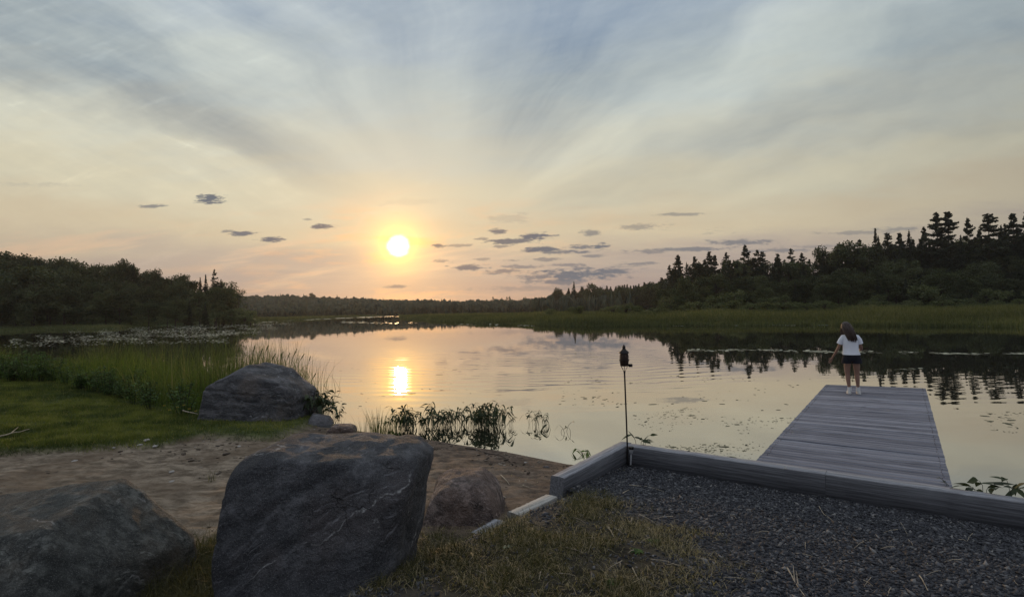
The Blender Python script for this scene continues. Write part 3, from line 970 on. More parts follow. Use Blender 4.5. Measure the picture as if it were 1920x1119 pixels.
def timber(name, label, p0, p1, w, h, ztop, mat, slant=0.0, tilt=0.0):
    """a squared timber from p0 to p1 (inner top edge), width to the outside"""
    p0, p1 = np.array(p0), np.array(p1); L = np.linalg.norm(p1 - p0); d = (p1 - p0) / L
    nx = 26; mb = MB(); g = np.random.default_rng(int(L * 1000))
    prof = np.array([(0, -h), (0, -.012), (.010, 0), (w * .5, .003), (w - .010, 0), (w, -.012), (w, -h)])
    V = []
    for i in range(nx + 1):
        x = L * i / nx; wob = g.normal(0, .0018, (len(prof), 2))
        for k, (a, b) in enumerate(prof + wob):
            sx = x + (slant * (b / h) if i == 0 else 0)
            V.append((sx, a, b + tilt * (x - L / 2)))
    n = len(prof); i = np.arange(nx)[:, None] * n; j = np.arange(n)[None]; j2 = (j + 1) % n
    F = np.stack([i + j, i + n + j, i + n + j2, i + j2], -1).reshape(-1, 4)
    top = np.tile(np.array([.05, .35, .95, .95, .95, .35, .05]), nx + 1)  # sides darker than the bleached top, their shade put into the tint
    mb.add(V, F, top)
    for e in (0, nx):
        c = [e * n + k for k in range(n)]
        ce = np.array(V)[c]
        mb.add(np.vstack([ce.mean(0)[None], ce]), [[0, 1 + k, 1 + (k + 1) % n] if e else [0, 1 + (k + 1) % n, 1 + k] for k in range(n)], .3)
    o = mb.build(name, mat)
    o.location = (p0[0], p0[1], ztop); o.rotation_euler = (0, 0, math.atan2(d[1], d[0]))
    return tag(o, label, 'timber')


ZT = .46


def L2(p, q):
    return (C0 + p * A2 + q * B2)


def make_timbers():
    # left edging runs from its cut end to the corner; outside is to the left
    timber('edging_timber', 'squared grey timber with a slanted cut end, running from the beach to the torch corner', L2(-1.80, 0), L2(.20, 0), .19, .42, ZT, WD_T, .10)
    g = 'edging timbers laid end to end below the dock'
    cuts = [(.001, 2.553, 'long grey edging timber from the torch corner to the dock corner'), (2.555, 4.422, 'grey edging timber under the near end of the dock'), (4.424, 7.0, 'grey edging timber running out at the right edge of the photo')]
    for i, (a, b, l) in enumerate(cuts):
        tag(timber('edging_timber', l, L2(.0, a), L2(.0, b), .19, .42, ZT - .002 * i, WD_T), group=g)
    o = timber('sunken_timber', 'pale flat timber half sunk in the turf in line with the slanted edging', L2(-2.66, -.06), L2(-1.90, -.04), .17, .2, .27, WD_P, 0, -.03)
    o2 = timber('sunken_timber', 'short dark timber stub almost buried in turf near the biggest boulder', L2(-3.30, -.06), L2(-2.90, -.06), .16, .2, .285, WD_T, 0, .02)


make_timbers()


def make_dock():
    t = thing('dock', 'grey weathered plank dock reaching from the edging into the pond', 'dock', (*L2(.2, 1.745), 0))
    q0, q1, L = 1.745, 3.735, 8.15; W_ = q1 - q0
    ang = math.atan2(B2[1], B2[0])
    t.location = (*L2(.195, q0), .43); t.rotation_euler = (0, 0, ang)          # local x across, y outwards
    g = np.random.default_rng(5); mb = MB(); pw = .138; y = .004; i = 0
    tone = .5
    while y < L:
        tone = np.clip(.5 + (tone - .5) * .35 + g.normal(0, .26), .02, .98)
        e0, e1 = g.normal(0, .0025, 2); zz = g.normal(0, .0025)
        f = (y + pw / 2) / L
        x0, x1 = -.02 + e0, W_ + .02 + e1
        nseg = 5; V = []
        bow = g.normal(0, .003)
        for s in range(nseg + 1):
            u = s / nseg; x = x0 + (x1 - x0) * u; lift = .045 * u * f ** 1.3 - .01 * (1 - u) * f * 0
            zc = zz + bow * math.sin(u * 3.1416) + lift
            for yy_, dz in ((y, -.034), (y, -.004), (y + .004, 0), (y + pw - .010, 0), (y + pw - .006, -.004), (y + pw - .006, -.034)):
                V.append((x, yy_, zc + dz))
        k = 6; a = np.arange(nseg)[:, None] * k; b = np.arange(k)[None]; b2 = (b + 1) % k
        mb.add(V, np.stack([a + b, a + k + b, a + k + b2, a + b2], -1).reshape(-1, 4), tone)
        for e in (0, nseg):
            c = np.array(V)[e * k:(e + 1) * k]
            mb.add(np.vstack([c.mean(0)[None], c]), [[0, 1 + q, 1 + (q + 1) % k] if e else [0, 1 + (q + 1) % k, 1 + q] for q in range(k)], tone)
        y += pw; i += 1
    mb.build('deck', WD_D, t)
    for x in (.04, W_ - .04):
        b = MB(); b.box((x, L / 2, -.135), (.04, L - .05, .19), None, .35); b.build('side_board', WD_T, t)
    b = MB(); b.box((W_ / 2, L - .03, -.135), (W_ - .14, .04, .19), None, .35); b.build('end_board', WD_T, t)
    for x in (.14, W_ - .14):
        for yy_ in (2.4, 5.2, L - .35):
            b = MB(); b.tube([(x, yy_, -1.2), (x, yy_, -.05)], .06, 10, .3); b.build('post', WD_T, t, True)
    b = MB()
    for x in (.045, W_ - .045):
        for k in range(i):
            for dy in (.035, .10):
                b.box((x + g.normal(0, .006), .004 + k * pw + dy, .0009 + .045 * (x / W_) * ((k + .5) * pw / L) ** 1.3), (.009, .009, .006), None, .3)
    o = b.build('screw_heads', M_BOLT, t); o['kind'] = 'stuff'
    return t


make_dock()


# ------------------------------------------------------------------ torch and path light
M_IRON = simple('black_iron', (.022, .018, .017), .55, .4, .4, .3, 30)
M_COPPER = simple('brown_tin', (.05, .030, .022), .5, .4, .5, .3, 30)
M_STEEL = simple('brushed_steel', (.52, .52, .53), .4, .5, .3, .1, 30)


def make_torch():
    w = L2(-.025, .03); top = atY(1166, 646, w[1] * 1.0).z
    z0 = gz(*w); h = top - z0
    t = thing('garden_torch', 'tall dark metal garden torch in the timber corner', 'torch', (w[0], w[1], z0))
    dx = -.018
    b = MB(); b.tube([(0, 0, -.1), (dx * .4, 0, h * .35), (dx, 0, h - .40)], .0115, 10); b.build('pole', M_IRON, t, True)
    zc = h - .315; x = dx
    b = MB(); b.rings([(x, 0, zc), (x, 0, zc + .01), (x, 0, zc + .015), (x, 0, zc + .17), (x, 0, zc + .185)], [.03, .058, .062, .058, .05], [.03, .058, .062, .058, .05], 20)
    b.build('fuel_canister', M_COPPER, t, True)
    b = MB()
    b.rings([(x, 0, zc + .19), (x, 0, zc + .202), (x, 0, zc + .24), (x, 0, zc + .252)], [.076, .074, .032, .028], [.076, .074, .032, .028], 20)
    lid = b.build('lid', M_IRON, t, True)
    b = MB(); b.rings([(x, 0, zc + .25), (x, 0, zc + .262), (x, 0, zc + .285), (x, 0, zc + .30), (x, 0, zc + .318)], [.018, .023, .024, .014, .003], [.018, .023, .024, .014, .003], 14)
    b.build('finial', M_IRON, lid, True)
    b = MB()
    for k in range(6):
        a = k * math.pi / 3 + .3; c, s = math.cos(a), math.sin(a)
        b.tube([(x + c * .008, s * .008, h - .40), (x + c * .03, s * .03, h - .36), (x + c * .056, s * .056, zc + .005), (x + c * .074, s * .074, zc + .08), (x + c * .072, s * .072, zc + .14), (x + c * .060, s * .060, zc + .195)], .0036, 5)
    th = np.linspace(0, 2 * math.pi, 25)
    for r, z in ((.058, zc + .002), (.074, zc + .09)):
        b.tube(np.stack([x + r * np.cos(th), r * np.sin(th), np.full(25, z)], -1), .0036, 5, cap=False)
    b.rings([(x, 0, h - .425), (x, 0, h - .40), (x, 0, h - .385)], [.012, .017, .006], [.012, .017, .006], 10)
    b.build('wire_cage', M_IRON, t)
    b = MB(); b.box((x + .088, -.01, zc + .008), (.05, .05, .042)); b.box((x + .060, -.01, zc + .006), (.016, .016, .016)); b.build('side_box', M_IRON, t)

    w2 = Vector((*L2(-.15, .135), 0)); z0 = gz(w2.x, w2.y)
    t = thing('path_light', 'short solar path light with dark cap, standing beside the torch', 'path light', (w2.x, w2.y, z0))
    hh = .31
    b = MB(); b.tube([(-.012, 0, -.08), (-.008, 0, .05)], [.004, .011], 8); b.build('spike', M_IRON, t, True)
    b = MB(); b.tube([(-.008, 0, .045), (.004, 0, hh - .10)], .009, 10); b.build('stem', M_STEEL, t, True)
    b = MB(); b.rings([(.004, 0, hh - .105), (.004, 0, hh - .09), (.006, 0, hh - .035)], [.012, .026, .032], [.012, .026, .032], 16); b.build('lens', simple('clear_lens', (.35, .35, .36), .15, .6), t, True)
    b = MB(); b.rings([(.006, 0, hh - .036), (.006, 0, hh - .034), (.006, 0, hh - .005), (.006, 0, hh)], [.030, .037, .037, .034], [.030, .037, .037, .034], 18); b.build('cap', M_IRON, t, True)


make_torch()


# ------------------------------------------------------------------ the person at the end of the dock
def skin_mesh(name, joints, edges, mat, parent, root=0, sub=2):
    """joints: list of (co, rx, ry)"""
    me = bpy.data.meshes.new(name)
    me.from_pydata([j[0] for j in joints], edges, [])
    o = bpy.data.objects.new(name, me); COL.objects.link(o)
    sk = o.modifiers.new('skin', 'SKIN'); sk.use_smooth_shade = True; sk.branch_smoothing = .6
    for i, j in enumerate(joints):
        v = me.skin_vertices[0].data[i]; v.radius = (j[1], j[2]); v.use_root = i == root
    ss = o.modifiers.new('sub', 'SUBSURF'); ss.levels = sub; ss.render_levels = sub
    dg = bpy.context.evaluated_depsgraph_get(); dg.update()
    nm = bpy.data.meshes.new_from_object(o.evaluated_get(dg)); nm.name = name
    o.modifiers.clear(); o.data = nm; bpy.data.meshes.remove(me)
    nm.materials.clear(); nm.materials.append(mat)
    for p in nm.polygons: p.use_smooth = True
    o.parent = parent
    return o


def make_person():
    w = at(1599, 737, .465)
    t = thing('person', 'person in white t-shirt and dark shorts standing at the far end of the dock', 'person', (w.x, w.y, .452))
    t.rotation_euler = (0, 0, math.atan2(-w.x, w.y) + .12)       # faces away over the water; local +y is forward
    skin = simple('skin', (.24, .135, .095), .55, .35, 0, .08, 6)
    white = simple('white_cotton', (.72, .73, .78), .9, .1, 0, .05, 5)
    navy = simple('dark_navy_cloth', (.016, .016, .022), .85, .15, 0, .2, 10)
    hairm = simple('brown_hair', (.045, .027, .020), .5, .4, 0, .4, 30)
    sock = simple('white_sock', (.62, .61, .60), .9, .1, 0, .06, 20)
    shoe = simple('pale_shoe', (.55, .53, .50), .7, .3, 0, .1, 20)
    J = []; E = []

    def add(co, rx, ry=None, par=None):
        J.append((co, rx, ry if ry else rx)); i = len(J) - 1
        if par is not None: E.append((par, i))
        return i
    pel = add((0, 0, .84), .135, .095)
    ws = add((-.005, .005, .99), .112, .08, pel)
    ch = add((-.012, .0, 1.17), .135, .09, ws)
    sh = add((-.02, .0, 1.285), .12, .07, ch)
    nk = add((-.035, .012, 1.365), .046, .046, sh)
    hb = add((-.065, .04, 1.445), .062, .07, nk)
    hm = add((-.085, .055, 1.515), .075, .088, hb)
    ht = add((-.095, .05, 1.575), .052, .062, hm)
    hands = []
    # left arm hangs out from the side, right arm bent in front
    for pts in ([(-.138, .0, 1.285, .044), (-.190, .005, 1.20, .040), (-.245, .02, 1.045, .033), (-.310, .06, .91, .028), (-.362, .10, .805, .021)],
                [(.100, .0, 1.285, .044), (.150, .005, 1.20, .040), (.195, .01, 1.045, .034), (.200, .12, .975, .029), (.175, .225, .985, .022)]):
        q = sh
        for x, y, z, r in pts: q = add((x, y, z), r, r, q)
        d = (Vector(pts[-1][:3]) - Vector(pts[-2][:3])).normalized()
        side = d.cross(Vector((0, 1, 0.2))).normalized()
        wr = Vector(pts[-1][:3])
        palm = add(tuple(wr + d * .055), .022, .030, q)
        for k, (o_, ln) in enumerate(((-.026, .060), (-.009, .072), (.009, .068), (.026, .052))):
            b_ = wr + d * .085 + side * o_
            f1 = add(tuple(b_), .0085, .0085, palm)
            f2 = add(tuple(b_ + d * ln * .5 + Vector((0, .006, -.004))), .0078, .0078, f1)
            add(tuple(b_ + d * ln * .92 + Vector((0, .022, -.008))), .0068, .0068, f2)
        th1 = add(tuple(wr + d * .035 + side * -.034 + Vector((0, .012, 0))), .010, .010, palm)
        add(tuple(wr + d * .075 + side * -.048 + Vector((0, .026, 0))), .008, .008, th1)
    for sx, pts in ((-1, [(-.088, 0, .755, .085), (-.092, .005, .62, .075), (-.088, .02, .455, .053), (-.082, .0, .33, .053), (-.068, -.02, .16, .034), (-.062, -.02, .075, .033)]),
                    (1, [(.088, 0, .755, .085), (.092, .0, .62, .075), (.096, .03, .46, .053), (.100, .02, .34, .053), (.106, .01, .17, .034), (.108, .012, .085, .033)])):
        q = pel
        for x, y, z, r in pts: q = add((x, y, z), r, r, q)
        q2 = add((pts[-1][0] + sx * .012, pts[-1][1] + .08, .040), .034, .026, q)
        add((pts[-1][0] + sx * .022, pts[-1][1] + .15, .030), .026, .018, q2)
    body = skin_mesh('body', J, E, skin, t)
    # face turned down and to the left: features on the far side of the head
    D, F = ICO[3]; em = simple('eye_dark', (.03, .025, .02), .3)
    for x in (-.122, -.062):
        b = MB(); b.add(D * .011 + np.array((x, .138, 1.512)), F, .5); b.build('eye', em, body, True)
    b = MB(); b.rings([(-.094, .142, 1.468), (-.094, .160, 1.474), (-.093, .150, 1.492), (-.092, .138, 1.515)], [.010, .014, .009, .005], [.008, .012, .010, .006], 8); b.build('nose', skin, body, True)
    b = MB(); b.add(D * np.array((.022, .006, .006)) + np.array((-.092, .128, 1.442)), F); b.build('mouth', simple('lips', (.25, .10, .09), .5), body, True)
    # shirt
    b = MB(); k = 28
    zs = [.885, .90, .96, 1.05, 1.14, 1.22, 1.275, 1.315, 1.345, 1.365]
    rx = [.176, .174, .162, .150, .155, .163, .164, .140, .085, .062]
    ry = [.128, .126, .112, .104, .110, .114, .108, .090, .068, .058]
    cx = [-.006, -.006, -.006, -.008, -.012, -.016, -.018, -.022, -.03, -.036]
    b.rings([(c, .002, z) for c, z in zip(cx, zs)], rx, ry, k, cap=False)
    for pts, rr in (([(-.09, .0, 1.295), (-.145, .0, 1.28), (-.195, .004, 1.215), (-.232, .012, 1.13)], [.052, .062, .058, .059]), ([(.06, .0, 1.295), (.105, .0, 1.28), (.155, .004, 1.215), (.182, .008, 1.13)], [.052, .062, .058, .059])):
        b.tube(pts, rr, 14, cap=False)
    sh_o = b.build('t_shirt', white, t, True)
    V = np.empty(len(sh_o.data.vertices) * 3, np.float32); sh_o.data.vertices.foreach_get('co', V); V = V.reshape(-1, 3)
    V += (np.sin(V[:, 2:3] * 60 + V[:, :1] * 25) * .0035 + np.sin(V[:, :1] * 45 - V[:, 2:3] * 22) * .004) * (V * np.array([1, 1, 0]) / (np.linalg.norm(V[:, :2], axis=1)[:, None] + 1e-6))
    sh_o.data.vertices.foreach_set('co', V.ravel())
    b = MB(); b.rings([(0, 0, .735), (0, 0, .77), (0, 0, .85), (0, 0, .92)], [.120, .172, .172, .150], [.080, .122, .124, .108], 28)
    for sx in (-1, 1):
        b.rings([(sx * .098, .0, .69), (sx * .098, 0, .70), (sx * .095, 0, .78), (sx * .08, 0, .84)], [.104, .103, .098, .092], [.108, .107, .110, .112], 20, cap=False)
    b.build('shorts', navy, t, True)
    # hair: long, hanging back over the right shoulder
    b = MB(); g = np.random.default_rng(3)
    hc = np.array([(-.088, .040, 1.535)])
    Dm, Fm = ICO[4]; keep = Dm * np.array([.093, .108, .098]) + hc
    cut = (Dm[:, 1] < .55) | (Dm[:, 2] > .55)
    f = Fm[cut[Fm].all(1)]
    b.add(keep, f, .5)
    for i in range(150):
        a = g.uniform(-1, 1); s = np.array([-.088 + a * .088, .04 - .085 * math.sqrt(max(0, 1 - a * a)) + g.uniform(-.01, .02), 1.535 + g.uniform(-.03, .06)])
        ex = .015 + a * .085 + g.normal(0, .018); ez = 1.215 + g.uniform(-.04, .10) - .02 * a
        e = np.array([ex, -.115 + g.normal(0, .012), ez])
        m = (s + e) / 2 + np.array([-.01 + .015 * a, -.032, .04])
        b.tube([s, s * .6 + m * .4 + np.array([0, -.01, .01]), m, m * .5 + e * .5 + np.array([0, -.008, 0]), e], [.016, .017, .016, .012, .003], 5)
    for i in range(16):
        s = np.array([-.155 + g.normal(0, .008), .06 + g.uniform(-.02, .04), 1.53 + g.uniform(-.02, .03)])
        b.tube([s, s + np.array([-.012, .01, -.09]), s + np.array([.0, .005, -.17]), s + np.array([.02, 0, -.22])], [.012, .012, .01, .003], 5)
    b.build('hair', hairm, t, True)
    for x, y, z, sx in ((-.062, -.02, 0, -1), (.108, .012, .0, 1)):
        b = MB(); b.rings([(x, y, .06), (x, y, .10), (x + sx * -.002, y, .155)], [.042, .040, .041], [.046, .042, .043], 14); b.build('sock', sock, t, True)
        b = MB(); b.rings([(x + sx * .010, y + .045, z), (x + sx * .010, y + .045, .018), (x + sx * .009, y + .042, .045), (x + sx * .004, y + .015, .075), (x, y, .088)], [.046, .048, .044, .042, .040], [.125, .128, .112, .066, .048], 18)
        b.build('shoe', shoe, t, True)


make_person()


# ------------------------------------------------------------------ plants along the waterline
def blade_leaf(base, d, L, w, droop, up=(0, 0, 1), n=5, fold=.12):
    """a lance-shaped leaf as a strip of quads with a middle fold"""
    d = np.array(d, float); d /= np.linalg.norm(d); upv = np.array(up, float)
    s = np.cross(d, upv); s /= np.linalg.norm(s) + 1e-9; nn = np.cross(s, d)
    V = []; prof = [.0, .75, 1, .72, .38, .02][:n + 1] if n == 5 else np.sin(np.linspace(0, 1, n + 1) * 3.1)
    for i in range(n + 1):
        t = i / n; c = np.array(base) + d * L * t - np.array((0, 0, 1)) * droop * L * t * t
        ww = w * .5 * prof[i]
        V += [c - s * ww + nn * ww * fold * 2, c, c + s * ww + nn * ww * fold * 2]
    F = []
    for i in range(n):
        for k in (0, 1): F.append([3 * i + k, 3 * i + k + 1, 3 * i + k + 4, 3 * i + k + 3])
    return np.array(V), np.array(F)


M_STEM = simple('weed_stem', (.028, .034, .014), .6, .3)


def weed(seed, h, nst, leafL, leafw, spread, droop=(.3, 1.2), single=False):
    """aquatic weed: arching stalks with nodding leaves; local origin at the water"""
    g = np.random.default_rng(seed); st = MB(); lf = MB()
    for i in range(nst):
        a = g.uniform(0, 6.28); hh = h * g.uniform(.5, 1.08); r = spread * g.uniform(.35, 1.25)
        b0 = np.array([g.normal(0, spread * .3), g.normal(0, spread * .3), -.2])
        tip = np.array([math.cos(a) * r, math.sin(a) * r, hh])
        m = b0 * .5 + tip * .5 + np.array([math.cos(a + 1.7), math.sin(a + 1.7), 0]) * r * g.uniform(-.4, .4); m[2] = hh * g.uniform(.55, .75)
        P = [b0, b0 * .6 + m * .4, m, m * .35 + tip * .65 + np.array([0, 0, hh * .06]), tip]
        st.tube(P, [.0042, .0038, .0034, .003, .0025], 4, cap=False)
        for k in range(1 if single else int(g.integers(2, 4))):
            f = 1.0 if k == 0 else g.uniform(.25, .9); a2 = a + (g.normal(0, .7) if k == 0 else g.uniform(0, 6.28))
            Q = tip if k == 0 else (m * (1 - f) + tip * f)
            V, F = blade_leaf(Q, (math.cos(a2), math.sin(a2), g.uniform(-.7, .75)), leafL * g.uniform(.6, 1.3), leafw * g.uniform(.6, 1.3), g.uniform(*droop), up=(g.normal(0, .6), g.normal(0, .6), 1))
            lf.add(V, F, g.random())
    return st, lf


def make_waterline():
    protos = []
    for s, (h, n, L, w, sp) in enumerate([(.42, 6, .17, .042, .17), (.38, 5, .16, .048, .20), (.46, 7, .175, .040, .16), (.34, 5, .15, .046, .20)]):
        st, lf = weed(100 + s, h, n, L, w, sp)
        t = thing('water_weed', 'dark broad-leaved water weed in the dense fringe left of centre', 'water weed', (0, 0, 0), 0, 'dark water weeds in the fringe off the beach')
        st.build('stem', M_STEM, t); lf.build('foliage', M_WEED, t); protos.append(t)
    g = np.random.default_rng(9); used = set()

    def place(k, px, py, sc, label=None, group=None, rz=None):
        p = at(px, py, 0); o = protos[k]
        if k in used: o = dup(protos[k], p, g.uniform(0, 6.28), None, sc)
        else:
            used.add(k); o.location = p; o.rotation_euler = (0, 0, g.uniform(0, 6.28)); o.scale = (sc,) * 3
        if label: o['label'] = label
        if group: o['group'] = group
        return o
    for i in range(58):
        px = 722 + 240 * g.random()
        if math.sin(px * .085) + .6 * math.sin(px * .21 + 1) < -.6: px = 722 + 240 * g.random()
        f = (px - 722) / 240
        py = 797 + 8 * f * g.random() + g.normal(0, 4.5) + (5 if px < 800 else 0)
        place(int(g.integers(0, 4)), px, min(py, 812), g.uniform(.5, 1.1) * (1.05 if px < 950 else .85))
    for px, py, sc in ((998, 795, .8), (1006, 799, .6), (1014, 796, .75), (1024, 800, .5)):
        place(int(g.integers(0, 4)), px, py, sc, 'small dark water weed in the separate tuft at the right end of the fringe', 'tuft at the right end of the weed fringe')
    # single sprigs in open water
    for i, (px, py, hh) in enumerate(((1036, 806, .20), (1046, 808, .17), (1057, 808, .22), (1066, 812, .24), (1078, 812, .2))):
        st, lf = weed(212 + i * 3, hh, 1, .15, .036, .16, (-.2, .5), True)
        t = thing('weed_sprig', ['single weed sprig in open water, leftmost of five', 'single weed sprig in open water, second of five from the left', 'single weed sprig in open water, middle of five', 'single weed sprig in open water, second of five from the right', 'single weed sprig in open water, rightmost of five'][i], 'water weed', tuple(at(px, py, 0)), 0, 'single sprigs right of the weed fringe')
        st.build('stem', M_STEM, t); lf.build('foliage', M_WEED, t)
    # leafier weeds beside the layered boulder
    first = None
    for i, (px, py, sc) in enumerate(((583, 782, 1.1), (592, 778, 1.15), (602, 784, 1.2), (612, 779, 1.1), (621, 784, 1.0), (606, 774, 1.0), (588, 770, .9), (633, 792, .72))):
        if first is None or i == 4:
            st, lf = weed(300 + i, .50, 9, .15, .085, .2, (.2, .9))
            first = thing('leafy_weed', 'broad heart-leaved weed in the thicket at the right side of the layered boulder', 'weed', (0, 0, 0), 0, 'leafy weeds between layered boulder and flat rock')
            st.build('stem', M_STEM, first); lf.build('foliage', M_WEED, first); o = first
        else: o = dup(first, (0, 0, 0))
        o.location = at(px, py, .02); o.scale = (sc,) * 3; o.rotation_euler = (0, 0, i * 1.3)
    # grass clumps standing at the waterline
    for px, py, hh, n, sp, lab in ((707, 812, .60, 60, .10, 'tall spiky clump of dark grass left of the weed fringe'), (684, 808, .42, 16, .10, 'thin sparse grass clump beside the flat rock'),
                                  (736, 812, .45, 26, .10, 'medium spiky grass clump touching the left end of the weed fringe'), (640, 806, .32, 5, .03, 'few grass stalks rising in front of the flat rock'),
                                  (722, 810, .36, 14, .07, 'small grass clump between the two spiky clumps')):
        p = at(px, py, .03); P = np.stack([g.normal(0, sp, n), g.normal(0, sp * .6, n), np.full(n, -.05)], -1)
        V, F, T = blades(P, hh * g.uniform(.55, 1.1, n), g.uniform(.007, .012, n), np.clip(np.abs(P[:, 0]) / sp * .22, .03, .7), np.where(P[:, 0] > 0, 0, math.pi) + g.normal(0, .5, n), 3, g.uniform(0, .8, n), face=g.normal(0, .5, n))
        o = mk('grass_clump', V, F, M_REED, attr={'tint': T}); o.location = p; tag(o, lab, 'grass clump')
    # seeding grasses behind the layered boulder
    names = [('leftmost', 478, 648), ('second', 492, 654), ('third', 503, 648), ('fourth', 516, 664), ('fifth', 530, 660), ('sixth', 543, 662), ('seventh', 556, 655), ('eighth', 570, 664), ('ninth', 582, 668), ('tenth', 592, 700)]
    for i, (nm, px, py) in enumerate(names):
        Y = 14.2 + (i % 3) * .35; top = atY(px, py, Y); bx = atY(px - 14 - (i % 4) * 6, 745, Y); b0 = Vector((bx.x, Y, -.1))
        t = thing('seeding_grass', f'slender grass stalk with seed head against the water, {nm} from the left behind the boulder' if i else 'slender grass stalk with seed head against the water, leftmost behind the boulder', 'grass', tuple(b0), 0, 'seeding grasses behind the layered boulder')
        e = top - b0; mid = Vector((e.x * .38, 0, e.z * .6))
        mb = MB(); mb.tube([(0, 0, 0), tuple(mid * .5), tuple(mid), (e.x * .7, 0, e.z * .85), (e.x, 0, e.z)], [.007, .006, .005, .0045, .003], 4)
        for k in range(3):
            V, F = blade_leaf((e.x * .1 * k, 0, e.z * (.2 + .17 * k)), (.5 if k % 2 else -.4, .2, .8), .4, .016, .3); mb.add(V, F, .5)
        mb.build('stalk', M_REED, t)
        mb = MB(); a = Vector((e.x * .78, 0, e.z * .89)); mb.tube([tuple(a), tuple((a + e) / 2), (e.x, 0, e.z), (e.x * 1.05, 0, e.z * 1.01)], [.006, .014, .011, .002], 5); mb.build('seed_head', M_REED, t)
    # plants poking up behind the edging
    for px, py, h, n, L, w, lab in ((1208, 836, .24, 4, .16, .06, 'pointed-leaf plant rising behind the edging near the torch'), (1845, 925, .22, 5, .17, .075, 'broad-leaved plant rising over the edging right of the dock'),
                                   (1900, 935, .26, 4, .22, .05, 'long-leaved plant rising over the edging at the right of the photo'), (1778, 915, .14, 2, .05, .02, 'thin sprig at the right corner of the dock')):
        p = at(px, py, .40); st, lf = weed(int(px), h, n, L, w, .12, (0, .35))
        a = L2(.27, pq(np.array([p.x]), np.array([p.y]))[1][0])
        t = thing('shore_plant', lab, 'plant', (a[0], a[1], .36)); st.build('stem', M_STEM, t); lf.build('foliage', M_WEED, t)
    p = at(1095, 852, 0); st, lf = weed(77, .09, 7, .12, .03, .12)
    t = thing('water_weed', 'low green weed floating by the slanted edging timber', 'water weed', tuple(p)); st.build('stem', M_STEM, t); lf.build('foliage', M_FORB, t)
    # yellow daisies by the boulder
    yel = simple('yellow_petal', (.55, .36, .03), .7, .2); brn = simple('flower_eye', (.05, .025, .01), .8)
    for i, (px, py, l) in enumerate(((308, 760, 'leftmost'), (318, 768, 'second from the left'), (333, 763, 'third from the left'), (345, 759, 'third from the right'), (355, 766, 'second from the right'), (367, 770, 'rightmost'))):
        b = at(px, py + 18, .38); z0 = gz(b.x, b.y); hd = atY(px, py, b.y)
        t = thing('yellow_daisy', f'small yellow daisy beside the layered boulder, {l}' + (' of six' if i in (0, 5) else ''), 'flower', (b.x, b.y, z0), 0, 'yellow daisies at the lawn edge')
        hh = hd.z - z0
        mb = MB(); mb.tube([(0, 0, -.02), (.01, 0, hh * .5), (hd.x - b.x, 0, hh)], .003, 4); mb.build('stem', M_FORB, t)
        mb = MB()
        for k in range(11):
            a = k * 6.283 / 11; V, F = blade_leaf((hd.x - b.x, 0, hh), (math.cos(a), math.sin(a) - .2, .25), .034, .014, .25, n=5); mb.add(V, F)
        hdm = mb.build('flower_head', yel, t)
        mb = MB(); D, F = ICO[3]; mb.add(D * .009 + np.array((hd.x - b.x, 0, hh + .004)), F); mb.build('flower_eye', brn, hdm, True)
    # leafy forbs in front of the reeds
    pr = []
    for s in range(3):
        gg = np.random.default_rng(50 + s); st = MB(); lf = MB()
        for i in range(11):
            a = gg.uniform(0, 6.28); r = gg.uniform(.05, .35); hh = gg.uniform(.35, .75)
            tip = np.array([math.cos(a) * r, math.sin(a) * r, hh]); b0 = tip * np.array([.35, .35, 0])
            st.tube([b0, (b0 + tip) / 2 + np.array([0, 0, .05]), tip], [.006, .005, .003], 4, cap=False)
            for k in range(11):
                f = gg.uniform(.25, 1); P = b0 * (1 - f) + tip * f; aa = gg.uniform(0, 6.28)
                V, F = blade_leaf(P, (math.cos(aa), math.sin(aa), gg.uniform(-.1, .7)), gg.uniform(.09, .17), gg.uniform(.04, .07), .4, n=5); lf.add(V, F, gg.random())
        t = thing('leafy_forb', 'bushy broad-leaved herb in the row between lawn and reeds', 'herb', (0, 0, 0), 0, 'broad-leaved herbs along the back of the lawn')
        st.build('stem', M_STEM, t); lf.build('foliage', M_FORB, t); pr.append(t)
    for i in range(130):
        px = g.uniform(-190, 345); yb = np.interp(px, [-200, 0, 110, 215, 300, 372], [712, 716, 722, 742, 760, 776])
        py = yb - 1 - abs(g.normal(0, 19)); p = at(px, py, .4)
        k = int(g.integers(0, 3)); o = pr[k] if i < 3 and (k := i) is not None else dup(pr[k], (0, 0, 0))
        o.location = (p.x, p.y, gz(p.x, p.y) - .02); o.rotation_euler = (0, 0, g.uniform(0, 6.28)); sc = g.uniform(.65, 1.25) * (1.15 if px < 120 else .85); o.scale = (sc, sc, sc * g.uniform(.8, 1.15))


make_waterline()


# ------------------------------------------------------------------ sticks and straws
M_STICK = simple('bleached_stick', (.36, .30, .22), .8, .2, 0, .3, 12)
M_TWIG = simple('grey_twig', (.13, .10, .08), .85, .2, 0, .3, 12)


def stick(name, label, pix, r, mat, z=None, cat='stick', group=None, lift=.01, forks=()):
    def pt(a, b):
        p = at(a, b, z); return Vector((p.x, p.y, gz(p.x, p.y) + lift))
    P = [pt(*q) for q in pix]; o0 = P[0].copy(); mb = MB()
    Q = []
    for a, b in zip(P[:-1], P[1:]): Q += [a.lerp(b, t) + Vector((random.gauss(0, r * .5), random.gauss(0, r * .5), abs(random.gauss(0, r * .5)))) for t in (0, .5)]
    Q.append(P[-1]); n = len(Q)
    mb.tube([tuple(q - o0) for q in Q], [r * (1 - .65 * i / (n - 1)) for i in range(n)], 6)
    for a, b in forks: mb.tube([tuple(pt(*a) - o0), tuple(pt(*b) - o0 + Vector((0, 0, .03)))], [r * .6, r * .25], 5)
    o = mb.build(name, mat, None, True); o.location = o0
    return tag(o, label, cat, group)


